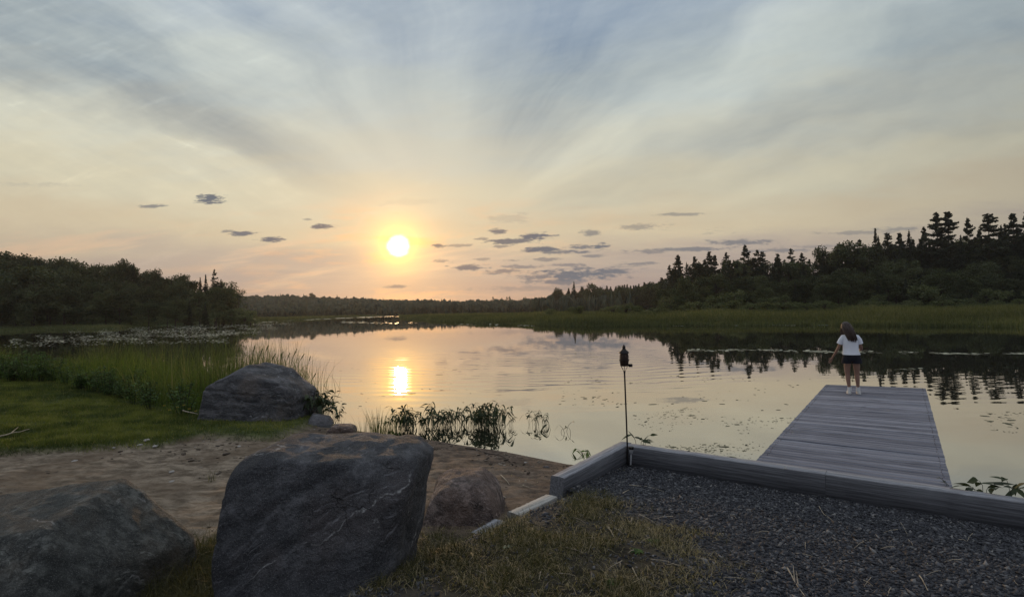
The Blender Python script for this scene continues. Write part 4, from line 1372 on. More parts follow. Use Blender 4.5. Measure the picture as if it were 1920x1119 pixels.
def make_sticks():
    stick('stick', 'pale crooked stick lying on the lawn at the left edge of the photo', [(-30, 822), (0, 815), (22, 809), (38, 806), (55, 800)], .017, M_STICK, .42, lift=.05, forks=[((20, 809), (34, 800))])
    stick('branch', 'long thin dark branch lying along the waterline', [(872, 836), (895, 838), (915, 845), (940, 850), (956, 862), (966, 872)], .014, M_TWIG, .06, 'branch', forks=[((930, 848), (950, 845)), ((905, 842), (890, 850))])
    stick('stick', 'short bleached stick among the turf above the sunken timber', [(655, 872), (662, 885)], .01, M_TWIG, .15)
    stick('stick', 'pale root end sticking out of weeds beside the layered boulder', [(342, 762), (355, 766), (371, 768)], .016, M_STICK, .42, lift=.12)
    stick('stick', 'short grey stick on the sand behind the pinkish boulder', [(940, 884), (948, 897), (955, 903)], .010, M_STICK, .15)
    stick('stick', 'thin pale stick on sand pointing at the timber', [(973, 893), (983, 903), (992, 909)], .009, M_STICK, .15)
    stick('straw', 'forked pale straw standing up at the bottom of the gravel', [(1478, 1056), (1490, 1085), (1514, 1122)], .007, M_STICK, .4, 'straw', forks=[((1490, 1085), (1487, 1056)), ((1497, 1095), (1493, 1070))])
    stick('straw', 'pale straw stalk crossing turf near the bottom centre', [(1187, 1070), (1196, 1090), (1208, 1124)], .006, M_STICK, .45, 'straw')
    stick('straw', 'bent pale straw on the gravel at the lower right', [(1725, 1074), (1733, 1090), (1740, 1106)], .006, M_STICK, .35, 'straw')
    stick('straw', 'thin arched straw on the gravel below the edging', [(1535, 944), (1545, 962), (1565, 980)], .005, M_STICK, .25, 'straw')
    stick('straw', 'curled whitish straw on the turf in front of the biggest boulder', [(948, 1075), (960, 1071), (972, 1080), (985, 1110)], .006, M_STICK, .45, 'straw')
    stick('straw', 'long fine straw trailing off the gravel near the torch', [(1180, 915), (1215, 917), (1245, 928)], .005, M_STICK, .22, 'straw')
    stick('straw', 'pale straw lying in turf below the slanted timber', [(1140, 995), (1148, 1012), (1155, 1030)], .006, M_STICK, .38, 'straw')
    stick('straw', 'short straw leaning on the sunken timber', [(988, 960), (982, 976)], .006, M_STICK, .33, 'straw')
    stick('straw', 'pale straw beside the path light gravel', [(1168, 932), (1180, 922)], .007, M_STICK, .25, 'straw')
    g = np.random.default_rng(4); done = 0
    while done < 46:
        px, py = g.uniform(800, 1900), g.uniform(930, 1115)
        p = at(px, py, .4); w = grav_w(np.array([p.x]), np.array([p.y]))[0]
        if w < .9 or pq(np.array([p.x]), np.array([p.y]))[0][0] > -.3: continue
        a = g.uniform(0, 3.14); L = g.uniform(12, 42); tf = turf_w(np.array([p.x]), np.array([p.y]))[0]
        if tf < .2 and g.random() < .6: continue
        on = tf > .5
        stick('straw', 'thin dry straw lying loose in the matted turf' if on else 'thin dry straw lying loose on the crushed stone', [(px, py), (px + math.cos(a) * L * .5, py + math.sin(a) * L * .3 - 2), (px + math.cos(a) * L, py + math.sin(a) * L * .6)], g.uniform(.0025, .0042), M_STICK, .4, 'straw', 'loose straws in the turf' if on else 'loose straws on the gravel', .03 if on else .012)
        done += 1
    # sprout on the open sand
    p = at(396, 890, .3); n = 16
    V, F, T = blades(np.stack([g.normal(0, .03, n), g.normal(0, .03, n), np.full(n, -.01)], -1), g.uniform(.06, .24, n), np.full(n, .007), g.uniform(.1, .7, n), g.uniform(0, 6.28, n), 3, g.uniform(.5, 1, n))
    o = mk('grass_clump', V, F, M_TURF, attr={'tint': T}); o.location = (p.x, p.y, gz(p.x, p.y)); tag(o, 'lone grass sprout on the open sand left of the biggest boulder', 'grass clump')
    # low rosette weeds in the turf
    for i, (px, py, s, l) in enumerate(((1150, 1112, 1.2, 'green rosette weed at the bottom centre of the turf'), (1225, 1015, 1.0, 'green rosette weed where the turf meets gravel'), (950, 1040, .6, 'pale small seedling in the turf before the biggest boulder'), (1195, 1040, .9, 'dull green rosette weed below the other on the turf edge'))):
        p = at(px, py, .42); mb = MB()
        for k in range(9):
            a = k * .7; V, F = blade_leaf((0, 0, .01), (math.cos(a), math.sin(a), .5), g.uniform(.06, .10) * s, .04 * s, .5); mb.add(V, F, g.random())
        o = mb.build('rosette_weed', M_FORB if i != 2 else simple('pale_leaf', (.30, .33, .22), .8), None); o.location = (p.x, p.y, gz(p.x, p.y)); tag(o, l, 'weed')


make_sticks()

# ------------------------------------------------------------------ the far shore
D_PX = [-640, -120, 0, 100, 200, 320, 400, 430, 470, 490, 600, 700, 745, 752, 820, 900, 1000, 1100, 1250, 1500, 1700, 1920, 2200]
D_PY = [640, 628, 623, 619, 616.6, 609.5, 606.5, 607, 606.5, 603.5, 597.8, 593.2, 591.5, 596.5, 602, 606.5, 610, 612, 610.5, 609.5, 611, 613.5, 616]


def uof(px): return (px - 960) / 1000


D_U = np.array([uof(a) for a in D_PX]); D_Y = np.array([at(a, b, 0).y for a, b in zip(D_PX, D_PY)])
HILL = np.array([(-300, 20), (0, 24), (300, 22), (430, 21), (480, 20), (540, 19), (620, 15), (700, 11.5), (780, 8), (850, 5.5), (960, 5), (1050, 6), (1200, 9), (1500, 12), (2300, 14)], float)


def far_z(X, Y):
    u = X / Y; px = 960 + 1000 * u
    D = np.interp(u, D_U, D_Y)
    e = Y - D + vnoise(X, Y, .06, 61, 3) * 6
    z = np.where(e < 0, np.maximum(e * .1, -1.0), .25 * smooth(0, 3, e) + .35 * smooth(5, 60, e))
    z = z + smooth(1180, 1700, px) * smooth(165, 260, Y) * 7 + smooth(1180, 1300, px) * smooth(200, 330, Y) * 3
    z = z + smooth(470, 250, px) * smooth(150, 240, Y) * 8
    z = z + smooth(430, 780, Y) * np.interp(px, HILL[:, 0], HILL[:, 1]) * smooth(-5, 10, e)
    return z


def fz(x, y): return float(far_z(np.array([float(x)]), np.array([float(y)]))[0])


def make_far_ground():
    us = np.linspace(-1.6, 1.6, 520); Ys = np.concatenate([np.arange(40, 160, 1.5), np.geomspace(160, 1180, 90)])
    U, Y = np.meshgrid(us, Ys); X = U * Y; Z = far_z(X, Y); n, m = X.shape
    i = np.arange(n - 1)[:, None] * m; j = np.arange(m - 1)[None]
    F = np.stack([i + j, i + j + 1, i + m + j + 1, i + m + j], -1).reshape(-1, 4)
    keep = (Z.ravel()[F] > -.95).any(1) & (Y.ravel()[F] > 55).all(1)
    m_, out = mat_new('far_ground_cover'); P = world_co()
    c = mix(noise(P, .12, 5, .6), (.03, .04, .014), (.075, .085, .03)); b = principled(c, .95, None, .1); N.t.links.new(b.outputs[0], out.inputs[0])
    tag(mk('far_shore', np.stack([X, Y, Z], -1), F[keep], m_, smooth=True), kind='structure')


make_far_ground()


def make_marsh():
    parts = []

    def area(n, px0, px1, y1, hmin, hmax, wmul, seed):
        px = rng.uniform(px0, px1, n); u = uof(px); D = np.interp(u, D_U, D_Y)
        f = rng.random(n) ** 1.5
        Y = D - 1.0 + f * np.maximum(y1 - D, 25); X = u * Y
        c = vnoise(X, Y, .07, seed, 4); c2 = vnoise(X, Y * .5, .4, seed + 1, 3)
        h = rng.uniform(hmin, hmax, n) * (1 + c * 1.2) * (.55 + .45 * smooth(0, 10, Y - D)); w = rng.uniform(.10, .22, n) * wmul * Y / 100
        k = rng.random(n) < np.clip(.8 + c2 * 2, .1, 1)
        X, Y, h, w, c = X[k], Y[k], h[k], w[k], c[k]; n = len(X)
        t = np.clip(.42 + c * 1.2 + rng.normal(0, .17, n), 0, 1)
        parts.append(blades(np.stack([X, Y, np.maximum(far_z(X, Y), -.1)], -1), h, w, rng.uniform(.05, .5, n), rng.uniform(0, 6.28, n), 2, t, face=rng.normal(0, .7, n)))
    area(95000, 1000, 2150, 160, .6, 1.35, 1, 71)
    area(34000, 735, 1010, 300, .5, 1.0, 1, 73)
    area(44000, -480, 480, 165, .35, .8, 1, 75)
    area(16000, 480, 745, 470, .5, 1.0, .7, 77)
    V, F, T = join(parts)
    tag(mk('marsh_grass', V, F, M_MARSH, attr={'tint': T}), kind='stuff', label='dull green sedge marsh along the far shore', cat='marsh grass')


make_marsh()


# ------------------------------------------------------------------ trees
M_BARK = simple('bark', (.055, .042, .034), .9, .1, 0, .35, 3)
M_BROAD = leafy('broad_leaf', (.030, .038, .016), (.092, .102, .044), None, .18, .8, .6)
M_PINE = leafy('pine_needle', (.024, .031, .018), (.056, .064, .034), None, .10, .8, .25)
M_SHRUB = leafy('willow_leaf', (.050, .062, .028), (.14, .15, .068), None, .25, .8, .3)


def broad_tree(seed, h=14.0, w=9.0, nclump=26, per=150, leaf=.62, sparse=0.0):
    g = np.random.default_rng(seed); tr = MB()
    tr.tube([(0, 0, -1), (.05, 0, h * .2), (.15 * g.normal(), .15 * g.normal(), h * .5), (.2 * g.normal(), 0, h * .86)], [.28, .22, .14, .03], 7)
    P = []; tn = []
    for i in range(nclump):
        f = g.random() ** .75; z = h * (.16 + .80 * f); prof = math.sqrt(max(.02, 1 - ((f - .42) / .62) ** 2))
        a = g.uniform(0, 6.28); r = w * .5 * prof * math.sqrt(g.random()) * .85
        c = np.array([math.cos(a) * r, math.sin(a) * r, z]); cr = w * g.uniform(.13, .23)
        q = rng_dir(g, per) * (g.random((per, 1)) ** .45) * cr * np.array([1, 1, .8])
        P.append(c + q); tn.append(np.clip(g.uniform(.15, .75) + g.normal(0, .16, per), 0, 1))
        if i % 2 == 0: tr.tube([(0, 0, z * .55), tuple(c * np.array([.5, .5, .85])), tuple(c)], [.09, .05, .015], 5, cap=False)
    P = np.vstack(P); tn = np.concatenate(tn)
    V, F, T = leaf_quads_g(g, P, leaf * g.uniform(.6, 1.25, len(P)), .62, tn)
    return tr, V, F, T


def rng_dir(g, n):
    d = g.normal(size=(n, 3)); return d / np.linalg.norm(d, axis=1)[:, None]


def leaf_quads_g(g, P, s, aspect, tn, stretch=None):
    n = len(P); L = np.array([(-1, 0, 0), (0, -aspect, .15), (1, 0, 0), (0, aspect, .15)]) * .5
    q = g.normal(size=(n, 4)); q /= np.linalg.norm(q, axis=1)[:, None]; w, x, y, z = q.T
    M = np.stack([np.stack([1 - 2 * (y * y + z * z), 2 * (x * y - z * w), 2 * (x * z + y * w)], -1), np.stack([2 * (x * y + z * w), 1 - 2 * (x * x + z * z), 2 * (y * z - x * w)], -1), np.stack([2 * (x * z - y * w), 2 * (y * z + x * w), 1 - 2 * (x * x + y * y)], -1)], -2)
    return inst(L, np.array([[0, 1, 2, 3]]), M * np.asarray(s)[:, None, None], P, tn)


def pine_tree(seed, h=26.0, w=9.0, gaps=.35, whorl=1.15, start=.12, spire=.0):
    """tall pine: tiers of level, upswept branches with gaps between"""
    g = np.random.default_rng(seed); tr = MB()
    bend = g.normal(0, .25, 2); lop = g.uniform(0, 6.28)
    tr.tube([(0, 0, -1), (bend[0] * .3, 0, h * .3), (bend[0], bend[1], h * .65), (bend[0] * 1.2, bend[1], h * .985)], [.36, .28, .17, .03], 7)
    P = []; S = []; tn = []; z = h * start
    while z < h * .99:
        f = z / h; prof = (1 - f) ** (.68 if not spire else .95) * (.55 + .45 * min(1, (f - start) / .2 + .2))
        n = int(g.integers(4, 7)); a0 = g.uniform(0, 6.28)
        for k in range(n):
            if g.random() < gaps * (.6 if f > .85 else 1): continue
            a = a0 + k * 6.283 / n + g.normal(0, .25); L = max(.25, w * .5 * prof * g.uniform(.55, 1.3) * (1 + (.28 * math.cos(a - lop) if not spire else 0)))
            zb = z; z = zb + (g.normal(0, whorl * .38) if not spire else 0)
            lift = g.uniform(.02, .32) * L if not spire else g.uniform(-.35, -.05) * L
            d = np.array([math.cos(a), math.sin(a)])
            tr.tube([(bend[0] * f, bend[1] * f, z), (bend[0] * f + d[0] * L * .6, bend[1] * f + d[1] * L * .6, z + lift * .3), (bend[0] * f + d[0] * L, bend[1] * f + d[1] * L, z + lift)], [.05, .03, .01], 4, cap=False)
            m = max(5, int(L * (22 if not spire else 14))); base_t = g.uniform(.2, .7)
            t = g.uniform(.18 if not spire else .05, 1.02, m); side = g.normal(0, .16, m) * L * (1.15 - t * .5)
            px = bend[0] * f + d[0] * L * t - d[1] * side; py = bend[1] * f + d[1] * L * t + d[0] * side
            pz = z + lift * t ** 1.6 + g.normal(.05, .13, m) - np.abs(side) * .12
            P.append(np.stack([px, py, pz], -1)); S.append(g.uniform(.38, .78, m) * (1 if not spire else .45 + .55 * min(1, (1 - f) * 3))); tn.append(np.clip(base_t + g.normal(0, .14, m), 0, 1))
            z = zb
        z += whorl * g.uniform(.7, 1.3) * (1 if f < .8 else .6)
    P.append(np.array([(bend[0] * 1.2, bend[1], h - .25 * i) for i in range(6)])); S.append(np.full(6, .5)); tn.append(np.full(6, .4))
    P = np.vstack(P); S = np.concatenate(S); tn = np.concatenate(tn)
    # flattened tufts
    n = len(P); a = g.uniform(0, 6.28, n); c, s = np.cos(a), np.sin(a); tl = g.normal(0, .35, n); t2 = g.normal(.15, .35, n)
    X = np.stack([c, s, t2], -1); Yv = np.stack([-s, c, tl], -1); Zv = np.cross(X, Yv)
    M = np.stack([X, Yv, Zv], -1) * S[:, None, None]
    L_ = np.array([(-.7, 0, 0), (0, -.34, .06), (.7, 0, .08), (0, .34, .06)])
    V, F, T = inst(L_, np.array([[0, 1, 2, 3]]), M, P, tn)
    V2, F2, T2 = inst(np.array([(-.5, 0, -.18), (.5, 0, -.12), (.6, 0, .2), (-.4, 0, .25)]), np.array([[0, 1, 2, 3]]), M[::2], P[::2], tn[::2])
    return tr, np.vstack([V, V2]), np.vstack([F, F2 + len(V)]), np.concatenate([T, T2])


PROTO = {}


def proto(kind, parts, name, mat, h):
    tr, V, F, T = parts
    t = thing(name, 'x', 'tree')
    tr.build('trunk', M_BARK, t, True); mk('crown', V, F, mat, t, attr={'tint': T})
    PROTO.setdefault(kind, []).append([t, h, False])


for s in range(6): proto('broad', broad_tree(400 + s, 14, 9.5 + s % 3, 26 + 3 * (s % 3)), 'leafy_tree', M_BROAD, 14)
for s in range(2): proto('wispy', broad_tree(420 + s, 14, 9, 15, 60, .5), 'leafy_tree', M_BROAD, 14)
for s, gp in enumerate((.22, .36, .28, .40)): proto('pine', pine_tree(500 + s, 26, 13.5 + (s % 2) * 2, gp, 1.05 + .2 * (s % 2), .10), 'pine_tree', M_PINE, 26)
for s in range(4): proto('spruce', pine_tree(520 + s, 20, 8.0 + s % 2, .10, .60, .04, 1), 'spruce_tree', M_PINE, 20)
for s in range(3): proto('shrub', broad_tree(540 + s, 2.4, 3.4, 13, 70, .26), 'shrub', M_SHRUB, 2.4)
TREE_RNG = np.random.default_rng(77)
# protos stand below their height: measured top of each crown
for ps in PROTO.values():
    for p in ps:
        cr = [c for c in p[0].children if c.name.startswith('crown')][0]
        co = np.empty(len(cr.data.vertices) * 3, np.float32); cr.data.vertices.foreach_get('co', co); p[1] = float(co[2::3].max())


def plant(kind, px, py, Y, label, group=None, wide=1.0, k=None, cat='tree', jitter=True):
    g = TREE_RNG
    ps = PROTO[kind]; k = int(g.integers(0, len(ps))) if k is None else k % len(ps)
    tip = atY(px, py, Y); x = tip.x; z0 = max(fz(x, Y), 0) - .05; h = max(tip.z - z0, .8); s = h / ps[k][1]
    wv = s * wide
    if ps[k][2]: o = dup(ps[k][0], (x, Y, z0), g.uniform(0, 6.28), label, (wv, wv, s))
    else:
        o = ps[k][0]; ps[k][2] = True; o.location = (x, Y, z0); o.rotation_euler = (0, 0, g.uniform(0, 6.28)); o.scale = (wv, wv, s); o['label'] = label
    o['category'] = cat
    if group: o['group'] = group
    elif 'group' in o: del o['group']
    return o


def make_forests():
    g = TREE_RNG
    # skyline of the right bank, from the left
    row = [('pine', 1272, 477, 235, 1.0, 'dense dark pine, tall left-hand end of the right bank skyline'), ('pine', 1301, 480, 232, .7, 'slim pine just right of the dense pine that ends the skyline'),
           ('pine', 1329, 471, 236, .95, 'full pine, third big crown from the left on the right bank'), ('pine', 1360, 472, 238, .75, 'thin-topped pine between a full pine and the tallest mid-bank pine'),
           ('pine', 1396, 458, 240, .9, 'tallest pine in the middle stretch of the right bank, left of the walker'), ('pine', 1428, 471, 236, .8, 'open pine right of the tallest mid-bank pine'),
           ('pine', 1458, 475, 232, .9, 'broad low pine in the middle of the right bank skyline'), ('pine', 1481, 465, 238, .75, 'narrow pine above the broad low pine'),
           ('pine', 1503, 473, 235, .85, 'flat-topped pine left of the gap near the leafy crown'), ('broad', 1544, 457, 220, .8, 'tall leafy crown standing up left of the dock walker'),
           ('broad', 1589, 450, 205, 1.0, 'rounded leafy crown on the skyline right above the walker'), ('broad', 1618, 456, 205, 1.1, 'flat leafy crown just right of the rounded one'),
           ('spruce', 1640, 427, 205, .85, 'slim pointed spruce rising alone above leafy crowns'), ('pine', 1662, 436, 208, .75, 'small bushy pine right of the slim spruce'), ('pine', 1686, 436, 206, .75, 'small pine between the bushy pine and a pointed one'),
           ('spruce', 1702, 431, 207, .9, 'pointed spruce left of the great double pine'), ('pine', 1733, 424, 204, .6, 'narrow pine leaning on the great double pine'),
           ('pine', 1756, 397, 200, .8, 'left stem of the great double pine'), ('pine', 1776, 396, 198, .95, 'great layered pine, tallest of the right bank crowns'), ('spruce', 1798, 440, 200, .8, 'small spruce in the gap right of the great pine'),
           ('pine', 1814, 407, 200, .6, 'slender pine left of the broad upswept pine'), ('pine', 1850, 400, 196, 1.05, 'broad pine with upswept branches near the right edge'),
           ('pine', 1899, 399, 194, .8, 'tall pine cut by the right edge of the photo'), ('pine', 1924, 390, 190, .9, 'highest dark pine at the right edge of the photo'), ('pine', 1965, 385, 190, 1, 'pine just outside the right edge'), ('pine', 2010, 395, 192, 1, 'second pine outside the right edge')]
    for i, (kind, px, py, Y, w, l) in enumerate(row): plant(kind, px, py, Y, l, None, w, i)
    # in-between crowns that close the skyline
    for px in np.arange(1256, 2060, 8.0):
        v = np.interp(px, [1266, 1300, 1400, 1520, 1560, 1600, 1640, 1720, 1760, 1800, 1850, 1900, 2060], [490, 484, 477, 482, 470, 456, 448, 442, 436, 446, 436, 424, 412])
        plant('pine' if g.random() < .6 else 'spruce' if g.random() < .7 else 'broad', px + g.normal(0, 3), v + g.normal(6, 8), 212 + g.normal(0, 8) + (22 if px < 1540 else 0), 'ragged tree just below the tallest crowns of the right bank skyline', 'trees closing the right bank skyline', g.uniform(.6, 1.0))
    base = lambda px: np.interp(px, [1240, 1262, 1280, 1380, 1450, 1520, 1560, 1600, 1700, 1800, 1900, 2000, 2100], [532, 508, 498, 495, 492, 494, 483, 468, 456, 458, 444, 428, 425])
    G = 'trees in the wood on the right bank'
    for px in np.arange(1262, 2090, 12.0):
        plant('pine' if g.random() < .5 else 'broad' if g.random() < .4 else 'spruce', px + g.normal(0, 4), base(px) - 7 + abs(g.normal(0, 8)), 214 + g.normal(0, 5), 'dark tree in the upper ranks of the right bank wood, below the skyline', G + ', upper ranks', .95)
    for px in np.arange(1255, 2090, 21.0):
        b = base(px); plant('broad' if g.random() < .75 else 'spruce', px + g.normal(0, 5), b + (565 - b) * .36 + g.normal(0, 8), 185 + g.normal(0, 4), 'dark tree in the middle ranks of the right bank wood', G + ', middle ranks', 1.0)
    for px in np.arange(1248, 2090, 25.0):
        b = base(px); plant('broad' if g.random() < .9 else 'spruce', px + g.normal(0, 7), b + (565 - b) * .58 + g.normal(0, 10), 163 + g.normal(0, 4), 'leafy tree in the front rank of the right bank wood above the marsh', G + ', front rank', 1.1)
    # receding spruces
    for px in np.arange(1016, 1262, 5.2):
        f = (px - 1016) / 246; Y = 520 - 215 * f + g.normal(0, 12)
        py = np.interp(px, [1016, 1030, 1045, 1075, 1110, 1150, 1200, 1235, 1262], [556, 550, 545, 540, 537, 536, 531, 525, 512]) + abs(g.normal(0, 5)) - 2
        plant('spruce', px + g.normal(0, 1.5), py, Y, 'thin spruce in the row that shrinks away to the far end of the right bank', 'receding spruces on the right bank', 1.9)
    for px in np.arange(1012, 1262, 9.0):
        f = (px - 1012) / 250
        plant('broad', px + g.normal(0, 2), np.interp(px, [1012, 1045, 1110, 1200, 1262], [558, 547, 540, 534, 514]) + abs(g.normal(0, 4)), 500 - 210 * f, 'low leafy tree filling the foot of the receding spruces', 'leafy trees among the receding spruces', 1.1)
    for kind, px, py, Y, l in (('broad', 1044, 538, 420, 'round leafy crown at the far end of the right bank'), ('spruce', 1076, 527, 405, 'pointed spruce standing over the far end of the right bank'), ('broad', 1112, 528, 390, 'twin leafy crown amid the receding spruces'),
                               ('broad', 1165, 534, 360, 'low leafy crown amid the receding spruces'), ('pine', 1240, 520, 300, 'pine at the foot of the tall right bank skyline')): plant(kind, px, py, Y, l)
    # left bank
    sk = lambda px: np.interp(px, [-500, -140, 0, 41, 68, 98, 122, 149, 183, 215, 234, 268, 289, 316, 356, 401, 430, 450], [430, 455, 470, 472, 478, 477, 479, 483, 491, 494, 486, 504, 502, 511, 512, 514, 532, 545])
    GL = 'trees in the wood on the left bank'
    for l, kind, px, py, Y, w in (('round-headed tree standing proud on the left bank skyline', 'broad', 236, 483, 196, .62), ('narrow pine topping the right end of the left bank wood', 'pine', 401, 504, 190, .55), ('thin wispy tree at the right tip of the left bank wood', 'wispy', 434, 526, 182, .9),
                                  ('pale broad tree with a big domed crown at the left front of the wood', 'broad', 61, 496, 156, 1.35), ('small spruce between the pine and the wispy tree', 'spruce', 414, 523, 186, .9), ('second wispy tree, lower, at the tip of the left bank', 'wispy', 447, 541, 180, .8),
                                  ('dark leafy crown on the left bank skyline right of the round-headed tree', 'broad', 288, 500, 194, .7), ('tallest leafy crown at the far left of the skyline', 'broad', 8, 468, 192, 1.1)): plant(kind, px, py, Y, l, None, w)
    for px in np.arange(-480, 425, 17.0):
        plant('broad' if g.random() < .82 else 'spruce', px + g.normal(0, 4), sk(px) + abs(g.normal(0, 4)), 198 + g.normal(0, 4), 'leafy tree in the skyline rank of the left bank wood', GL + ', skyline rank', .85)
    for px in np.arange(-480, 435, 22.0):
        s = sk(px); plant('broad' if g.random() < .7 or px < 240 else 'spruce', px + g.normal(0, 5), s + (600 - s) * .26 + g.normal(0, 6), 172 + g.normal(0, 4), 'dark tree in the middle rank of the left bank wood', GL + ', middle rank', 1.0)
    for px in np.arange(-480, 445, 27.0):
        s = sk(px); plant('broad' if not 290 < px < 400 or g.random() < .4 else 'spruce', px + g.normal(0, 6), s + (600 - s) * .5 + g.normal(0, 8), 152 + g.normal(0, 3), 'leafy tree in the front rank of the left bank wood above the grass', GL + ', front rank', 1.15)
    # shrubs
    for i, (px, py, Y) in enumerate(((432, 583, 160), (445, 588, 158), (458, 589, 157), (470, 596, 156), (448, 576, 166), (464, 580, 170), (418, 578, 160), (405, 584, 152), (478, 600, 160))):
        plant('shrub', px, py, Y, 'low rounded shrub on the point below the wispy tree', 'shrubs on the left point', 1.3, None, 'shrub')
    for i in range(64):
        px = g.uniform(1020, 2080); f = (px - 1020) / 900; Y = g.uniform(112, 150)
        plant('shrub', px, np.interp(px, [1020, 1150, 1280, 1350, 1500, 1700, 1900, 2080], [576, 571, 561, 561, 565, 562, 558, 554]) - 2 + abs(g.normal(0, 8)), Y, 'grey-green willow shrub in the marsh under the right bank wood', 'willow shrubs in the far marsh', g.uniform(1.1, 1.7), None, 'shrub')
    for i in range(26):
        px = g.uniform(1250, 2080)
        plant('shrub', px, 558 - (px - 1250) * .012 + g.normal(0, 9), 152, 'tall pale willow bush at the foot of the right bank wood', 'willow bushes at the wood edge', g.uniform(.8, 1.1), None, 'shrub')
    # lone trees on the far ridge
    for kind, px, py, Y, l in (('broad', 585, 548, 700, 'small round tree breaking the far ridge, leftmost'), ('spruce', 632, 552, 700, 'thin tree on the far ridge, second from the left'), ('pine', 649, 555, 690, 'small tree on the far ridge, third from the left'),
                               ('pine', 925, 556, 620, 'leftmost of four tall trees at the low saddle of the ridge'), ('pine', 941, 558, 620, 'second of four tall trees at the low saddle of the ridge'), ('pine', 951, 556, 618, 'third of four tall trees at the low saddle of the ridge'), ('pine', 955, 555, 624, 'fourth of four tall trees at the low saddle of the ridge'),
                               ('spruce', 985, 558, 610, 'small pointed tree between the saddle and the right bank')): plant(kind, px, py, Y, l)
    for ps in PROTO.values():
        for p in ps:
            if not p[2]:
                for c in list(p[0].children): bpy.data.objects.remove(c)
                bpy.data.objects.remove(p[0])


make_forests()


def make_distant_woods():
    """the wooded ridge beyond the marsh, one mass"""
    g = np.random.default_rng(21); parts = []
    D, F = ICO[3]
    import bmesh
    bm = bmesh.new(); bmesh.ops.create_icosphere(bm, subdivisions=2, radius=1); D = np.array([v.co[:] for v in bm.verts]); F = np.array([[v.index for v in f.verts] for f in bm.faces]); bm.free()
    k = 7; cone = np.array([(math.cos(i * 6.283 / k), math.sin(i * 6.283 / k), 0) for i in range(k)] + [(.5 * math.cos(i * 6.283 / k + .4), .5 * math.sin(i * 6.283 / k + .4), .55) for i in range(k)] + [(0, 0, 1.25)])
    cf = np.array([[i, (i + 1) % k, k + i] for i in range(k)] + [[(i + 1) % k, k + (i + 1) % k, k + i] for i in range(k)] + [[k + i, k + (i + 1) % k, 2 * k] for i in range(k)])

    def block(n, px0, px1, Y0, Y1, h0, h1, conif):
        px = g.uniform(px0, px1, n); Y = np.sqrt(g.uniform(Y0 ** 2, Y1 ** 2, n)); X = uof(px) * Y
        Z = far_z(X, Y); h = g.uniform(h0, h1, n) * (1 + .25 * g.normal(size=n) * .6); h = np.clip(h, 3, h1 * 1.4)
        c = g.random(n) < conif
        for sel, pv, pf, wf in ((~c, D, F, .25), (c, cone, cf, .16)):
            m = sel.sum(); hh = h[sel]; M = rotz(g.uniform(0, 6.28, m)) * np.stack([hh * wf * g.uniform(.8, 1.3, m), hh * wf * g.uniform(.8, 1.3, m), hh * (.5 if pv is D else .85)], -1)[:, None, :]
            jit = pv + g.normal(0, .07, pv.shape)
            V, Fc, T = inst(jit, pf, M, np.stack([X[sel], Y[sel], Z[sel] + (hh * .5 if pv is D else 0)], -1), np.clip(g.uniform(.1, .9, m), 0, 1))
            V = V + g.normal(0, .55, V.shape)
            parts.append((V, Fc, T))
    block(12000, 380, 1120, 470, 900, 5, 10, .4)
    block(900, 430, 1060, 430, 490, 4, 8, .25)
    block(900, 1000, 1300, 330, 560, 7, 11, .8)
    block(900, 1240, 2200, 228, 290, 5, 9, .3)
    block(1200, -520, 440, 215, 290, 5, 9, .2)
    V, F_, T = join(parts)
    tag(mk('distant_wood', V, F_, M_PINE, attr={'tint': T}), kind='stuff', label='dark wooded ridge across the far end of the pond', cat='woods')


make_distant_woods()


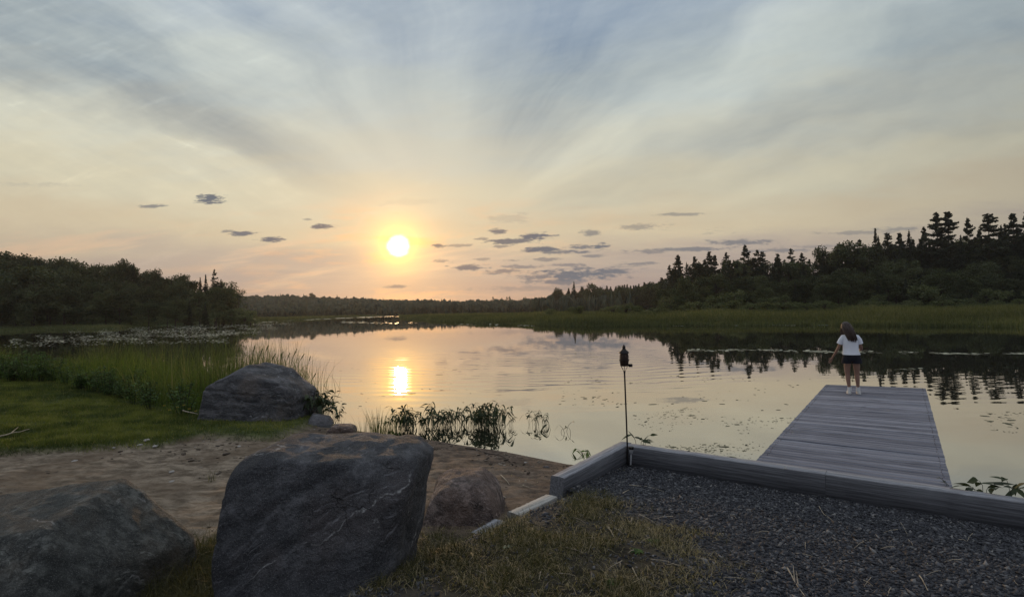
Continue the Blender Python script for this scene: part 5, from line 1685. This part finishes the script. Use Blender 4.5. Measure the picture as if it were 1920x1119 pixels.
# ------------------------------------------------------------------ pads in place of reflected sky, and leaves floating on the pond
def make_floaters():
    m, out = mat_new('reflection_pad'); b = principled(mix(attr('tint'), (.13, .14, .07), (.30, .29, .17)), .38, None, .9); N.t.links.new(b.outputs[0], out.inputs[0])  # tilted glossy pads stand in for pale water reflecting the sky
    k = 8; disc = np.array([(math.cos(i * 6.283 / k), math.sin(i * 6.283 / k), 0) for i in range(k)]); df = np.array([list(range(k))])
    P = []; Sz = []

    def strip(n, pts, spread, r0, r1):
        pts = np.array(pts, float); s = np.concatenate([[0], np.cumsum(np.hypot(*np.diff(pts, axis=0).T))]); t = rng.uniform(0, s[-1], n)
        clump = vnoise(t, t * 0 + rng.integers(0, 99), .035, int(n), 4); ok = rng.random(n) < np.clip(.45 + clump * 3.4, 0, 1); t = t[ok]
        px = np.interp(t, s, pts[:, 0]); py = np.interp(t, s, pts[:, 1]) + rng.normal(0, spread, len(t))
        for a, b_ in zip(px, py):
            q = at(a, b_, 0)
            if 2 < q.y < 420: P.append((q.x, q.y, .012)); Sz.append(rng.uniform(r0, r1) * max(1, q.y / 90))
    strip(900, [(640, 604), (760, 606), (880, 608.5), (1000, 610.5)], .8, .12, .3)
    strip(420, [(1262, 610.5), (1400, 609.5), (1620, 610)], .35, .1, .25)
    strip(200, [(1660, 610), (1860, 612)], .35, .1, .22)
    strip(260, [(1290, 657), (1430, 656), (1560, 660)], 1.0, .06, .13)
    strip(140, [(1560, 660), (1700, 660)], 1.2, .06, .13)
    strip(110, [(1700, 661), (1830, 664), (1940, 662)], .8, .07, .14)
    strip(50, [(1682, 693), (1770, 689)], .5, .05, .10)
    strip(700, [(470, 606), (500, 603.5), (600, 598.4), (700, 594), (765, 592)], .5, .15, .35)
    for j in range(9): strip(1500, [(20 + j * 26 - 40 * (j % 2), 641 - j * 3.7), (250 + j * 16, 635 - j * 3.2), (410 + j * 10 + 30 * (j % 3), 628 - j * 2.7)], 1.5, .04, .14)
    for j in range(5): strip(420, [(-40 + j * 30, 650 - j * 2.5), (200 + j * 12, 645 - j * 2.2), (440 - j * 6, 640 - j * 2.0)], 1.6, .04, .11)
    P = np.array(P); n = len(P); r = np.array(Sz)
    T = np.tile(np.eye(3), (n, 1, 1)); ax = rng.normal(0, .055, (n, 2)); T[:, 0, 2] = ax[:, 0]; T[:, 1, 2] = ax[:, 1]; T[:, 2, 0] = -ax[:, 0]; T[:, 2, 1] = -ax[:, 1]
    M = T @ rotz(rng.uniform(0, 6.28, n)) * r[:, None, None]
    P[:, 2] += r * np.abs(ax).max(1) * .5
    V, F, t = inst(disc, df, M, P, rng.random(n))
    tag(mk('reflection_pads', V, F, m, attr={'tint': t}), kind='stuff', label='floating pads standing in for thin pale lines of sky reflection on the far water', cat='reflection pads')
    # bits of dark leaf and duckweed near the dock
    m, out = mat_new('floating_leaf'); b = principled(mix(attr('tint'), (.03, .035, .016), (.08, .085, .04)), .7, None, .25); N.t.links.new(b.outputs[0], out.inputs[0])
    P = []; r = []

    def patch(n, x0, x1, y0, y1, r0, r1, dens):
        px = rng.uniform(x0, x1, n); py = rng.uniform(y0, y1, n)
        q = np.array([tuple(at(a, b_, 0)) for a, b_ in zip(px, py)]); c = vnoise(q[:, 0], q[:, 1] * 1.6, .8, int(x0), 4)
        ok = rng.random(n) < np.clip(dens + c * 3.2, 0, 1)
        pp, qq = pq(q[:, 0], q[:, 1]); ok &= ~((qq > 2.5) & (qq < 4.7) & (pp < 8.5)) & (shore_d(q[:, 0], q[:, 1]) < -.06)
        P.extend(q[ok] + np.array([0, 0, .004])); r.extend(rng.uniform(r0, r1, ok.sum()) * (1 + (rng.random(ok.sum()) < .06) * 1.6))
    patch(2600, 1180, 1560, 760, 865, .006, .018, .12)
    patch(2600, 1740, 1960, 770, 925, .006, .022, .20)
    patch(700, 1050, 1560, 700, 770, .012, .035, -.05)
    patch(500, 560, 900, 640, 790, .012, .035, -.05)
    patch(900, 1180, 1440, 820, 870, .004, .012, .3)
    P = np.array(P); r = np.array(r); n = len(P)
    el = np.stack([rng.uniform(.8, 2.6, n), rng.uniform(.5, 1, n), np.ones(n)], -1)
    M = rotz(rng.normal(0, .6, n)) * el[:, None, :] * r[:, None, None]
    V, F, t = inst(disc, df, M, P, rng.random(n))
    tag(mk('floating_leaves', V, F, m, attr={'tint': t}), kind='stuff', label='specks of dark leaf floating around the dock', cat='leaves')


make_floaters()


# ------------------------------------------------------------------ evening air
def make_haze():
    mb = MB(); x0, x1, y0, y1, z0, z1 = -1950, 1950, -45, 1950, -2.2, 60
    mb.box(((x0 + x1) / 2, (y0 + y1) / 2, (z0 + z1) / 2), (x1 - x0, y1 - y0, z1 - z0))
    m, out = mat_new('evening_air')
    v = N.t.nodes.new('ShaderNodeVolumePrincipled')
    v.inputs['Color'].default_value = (.92, .92, .92, 1); v.inputs['Density'].default_value = HAZE; v.inputs['Anisotropy'].default_value = .55
    N.t.links.new(v.outputs[0], out.inputs['Volume'])
    tag(mb.build('haze', m), kind='stuff', label='faint evening haze over the pond', cat='haze')


HAZE = 0.00012
make_haze()
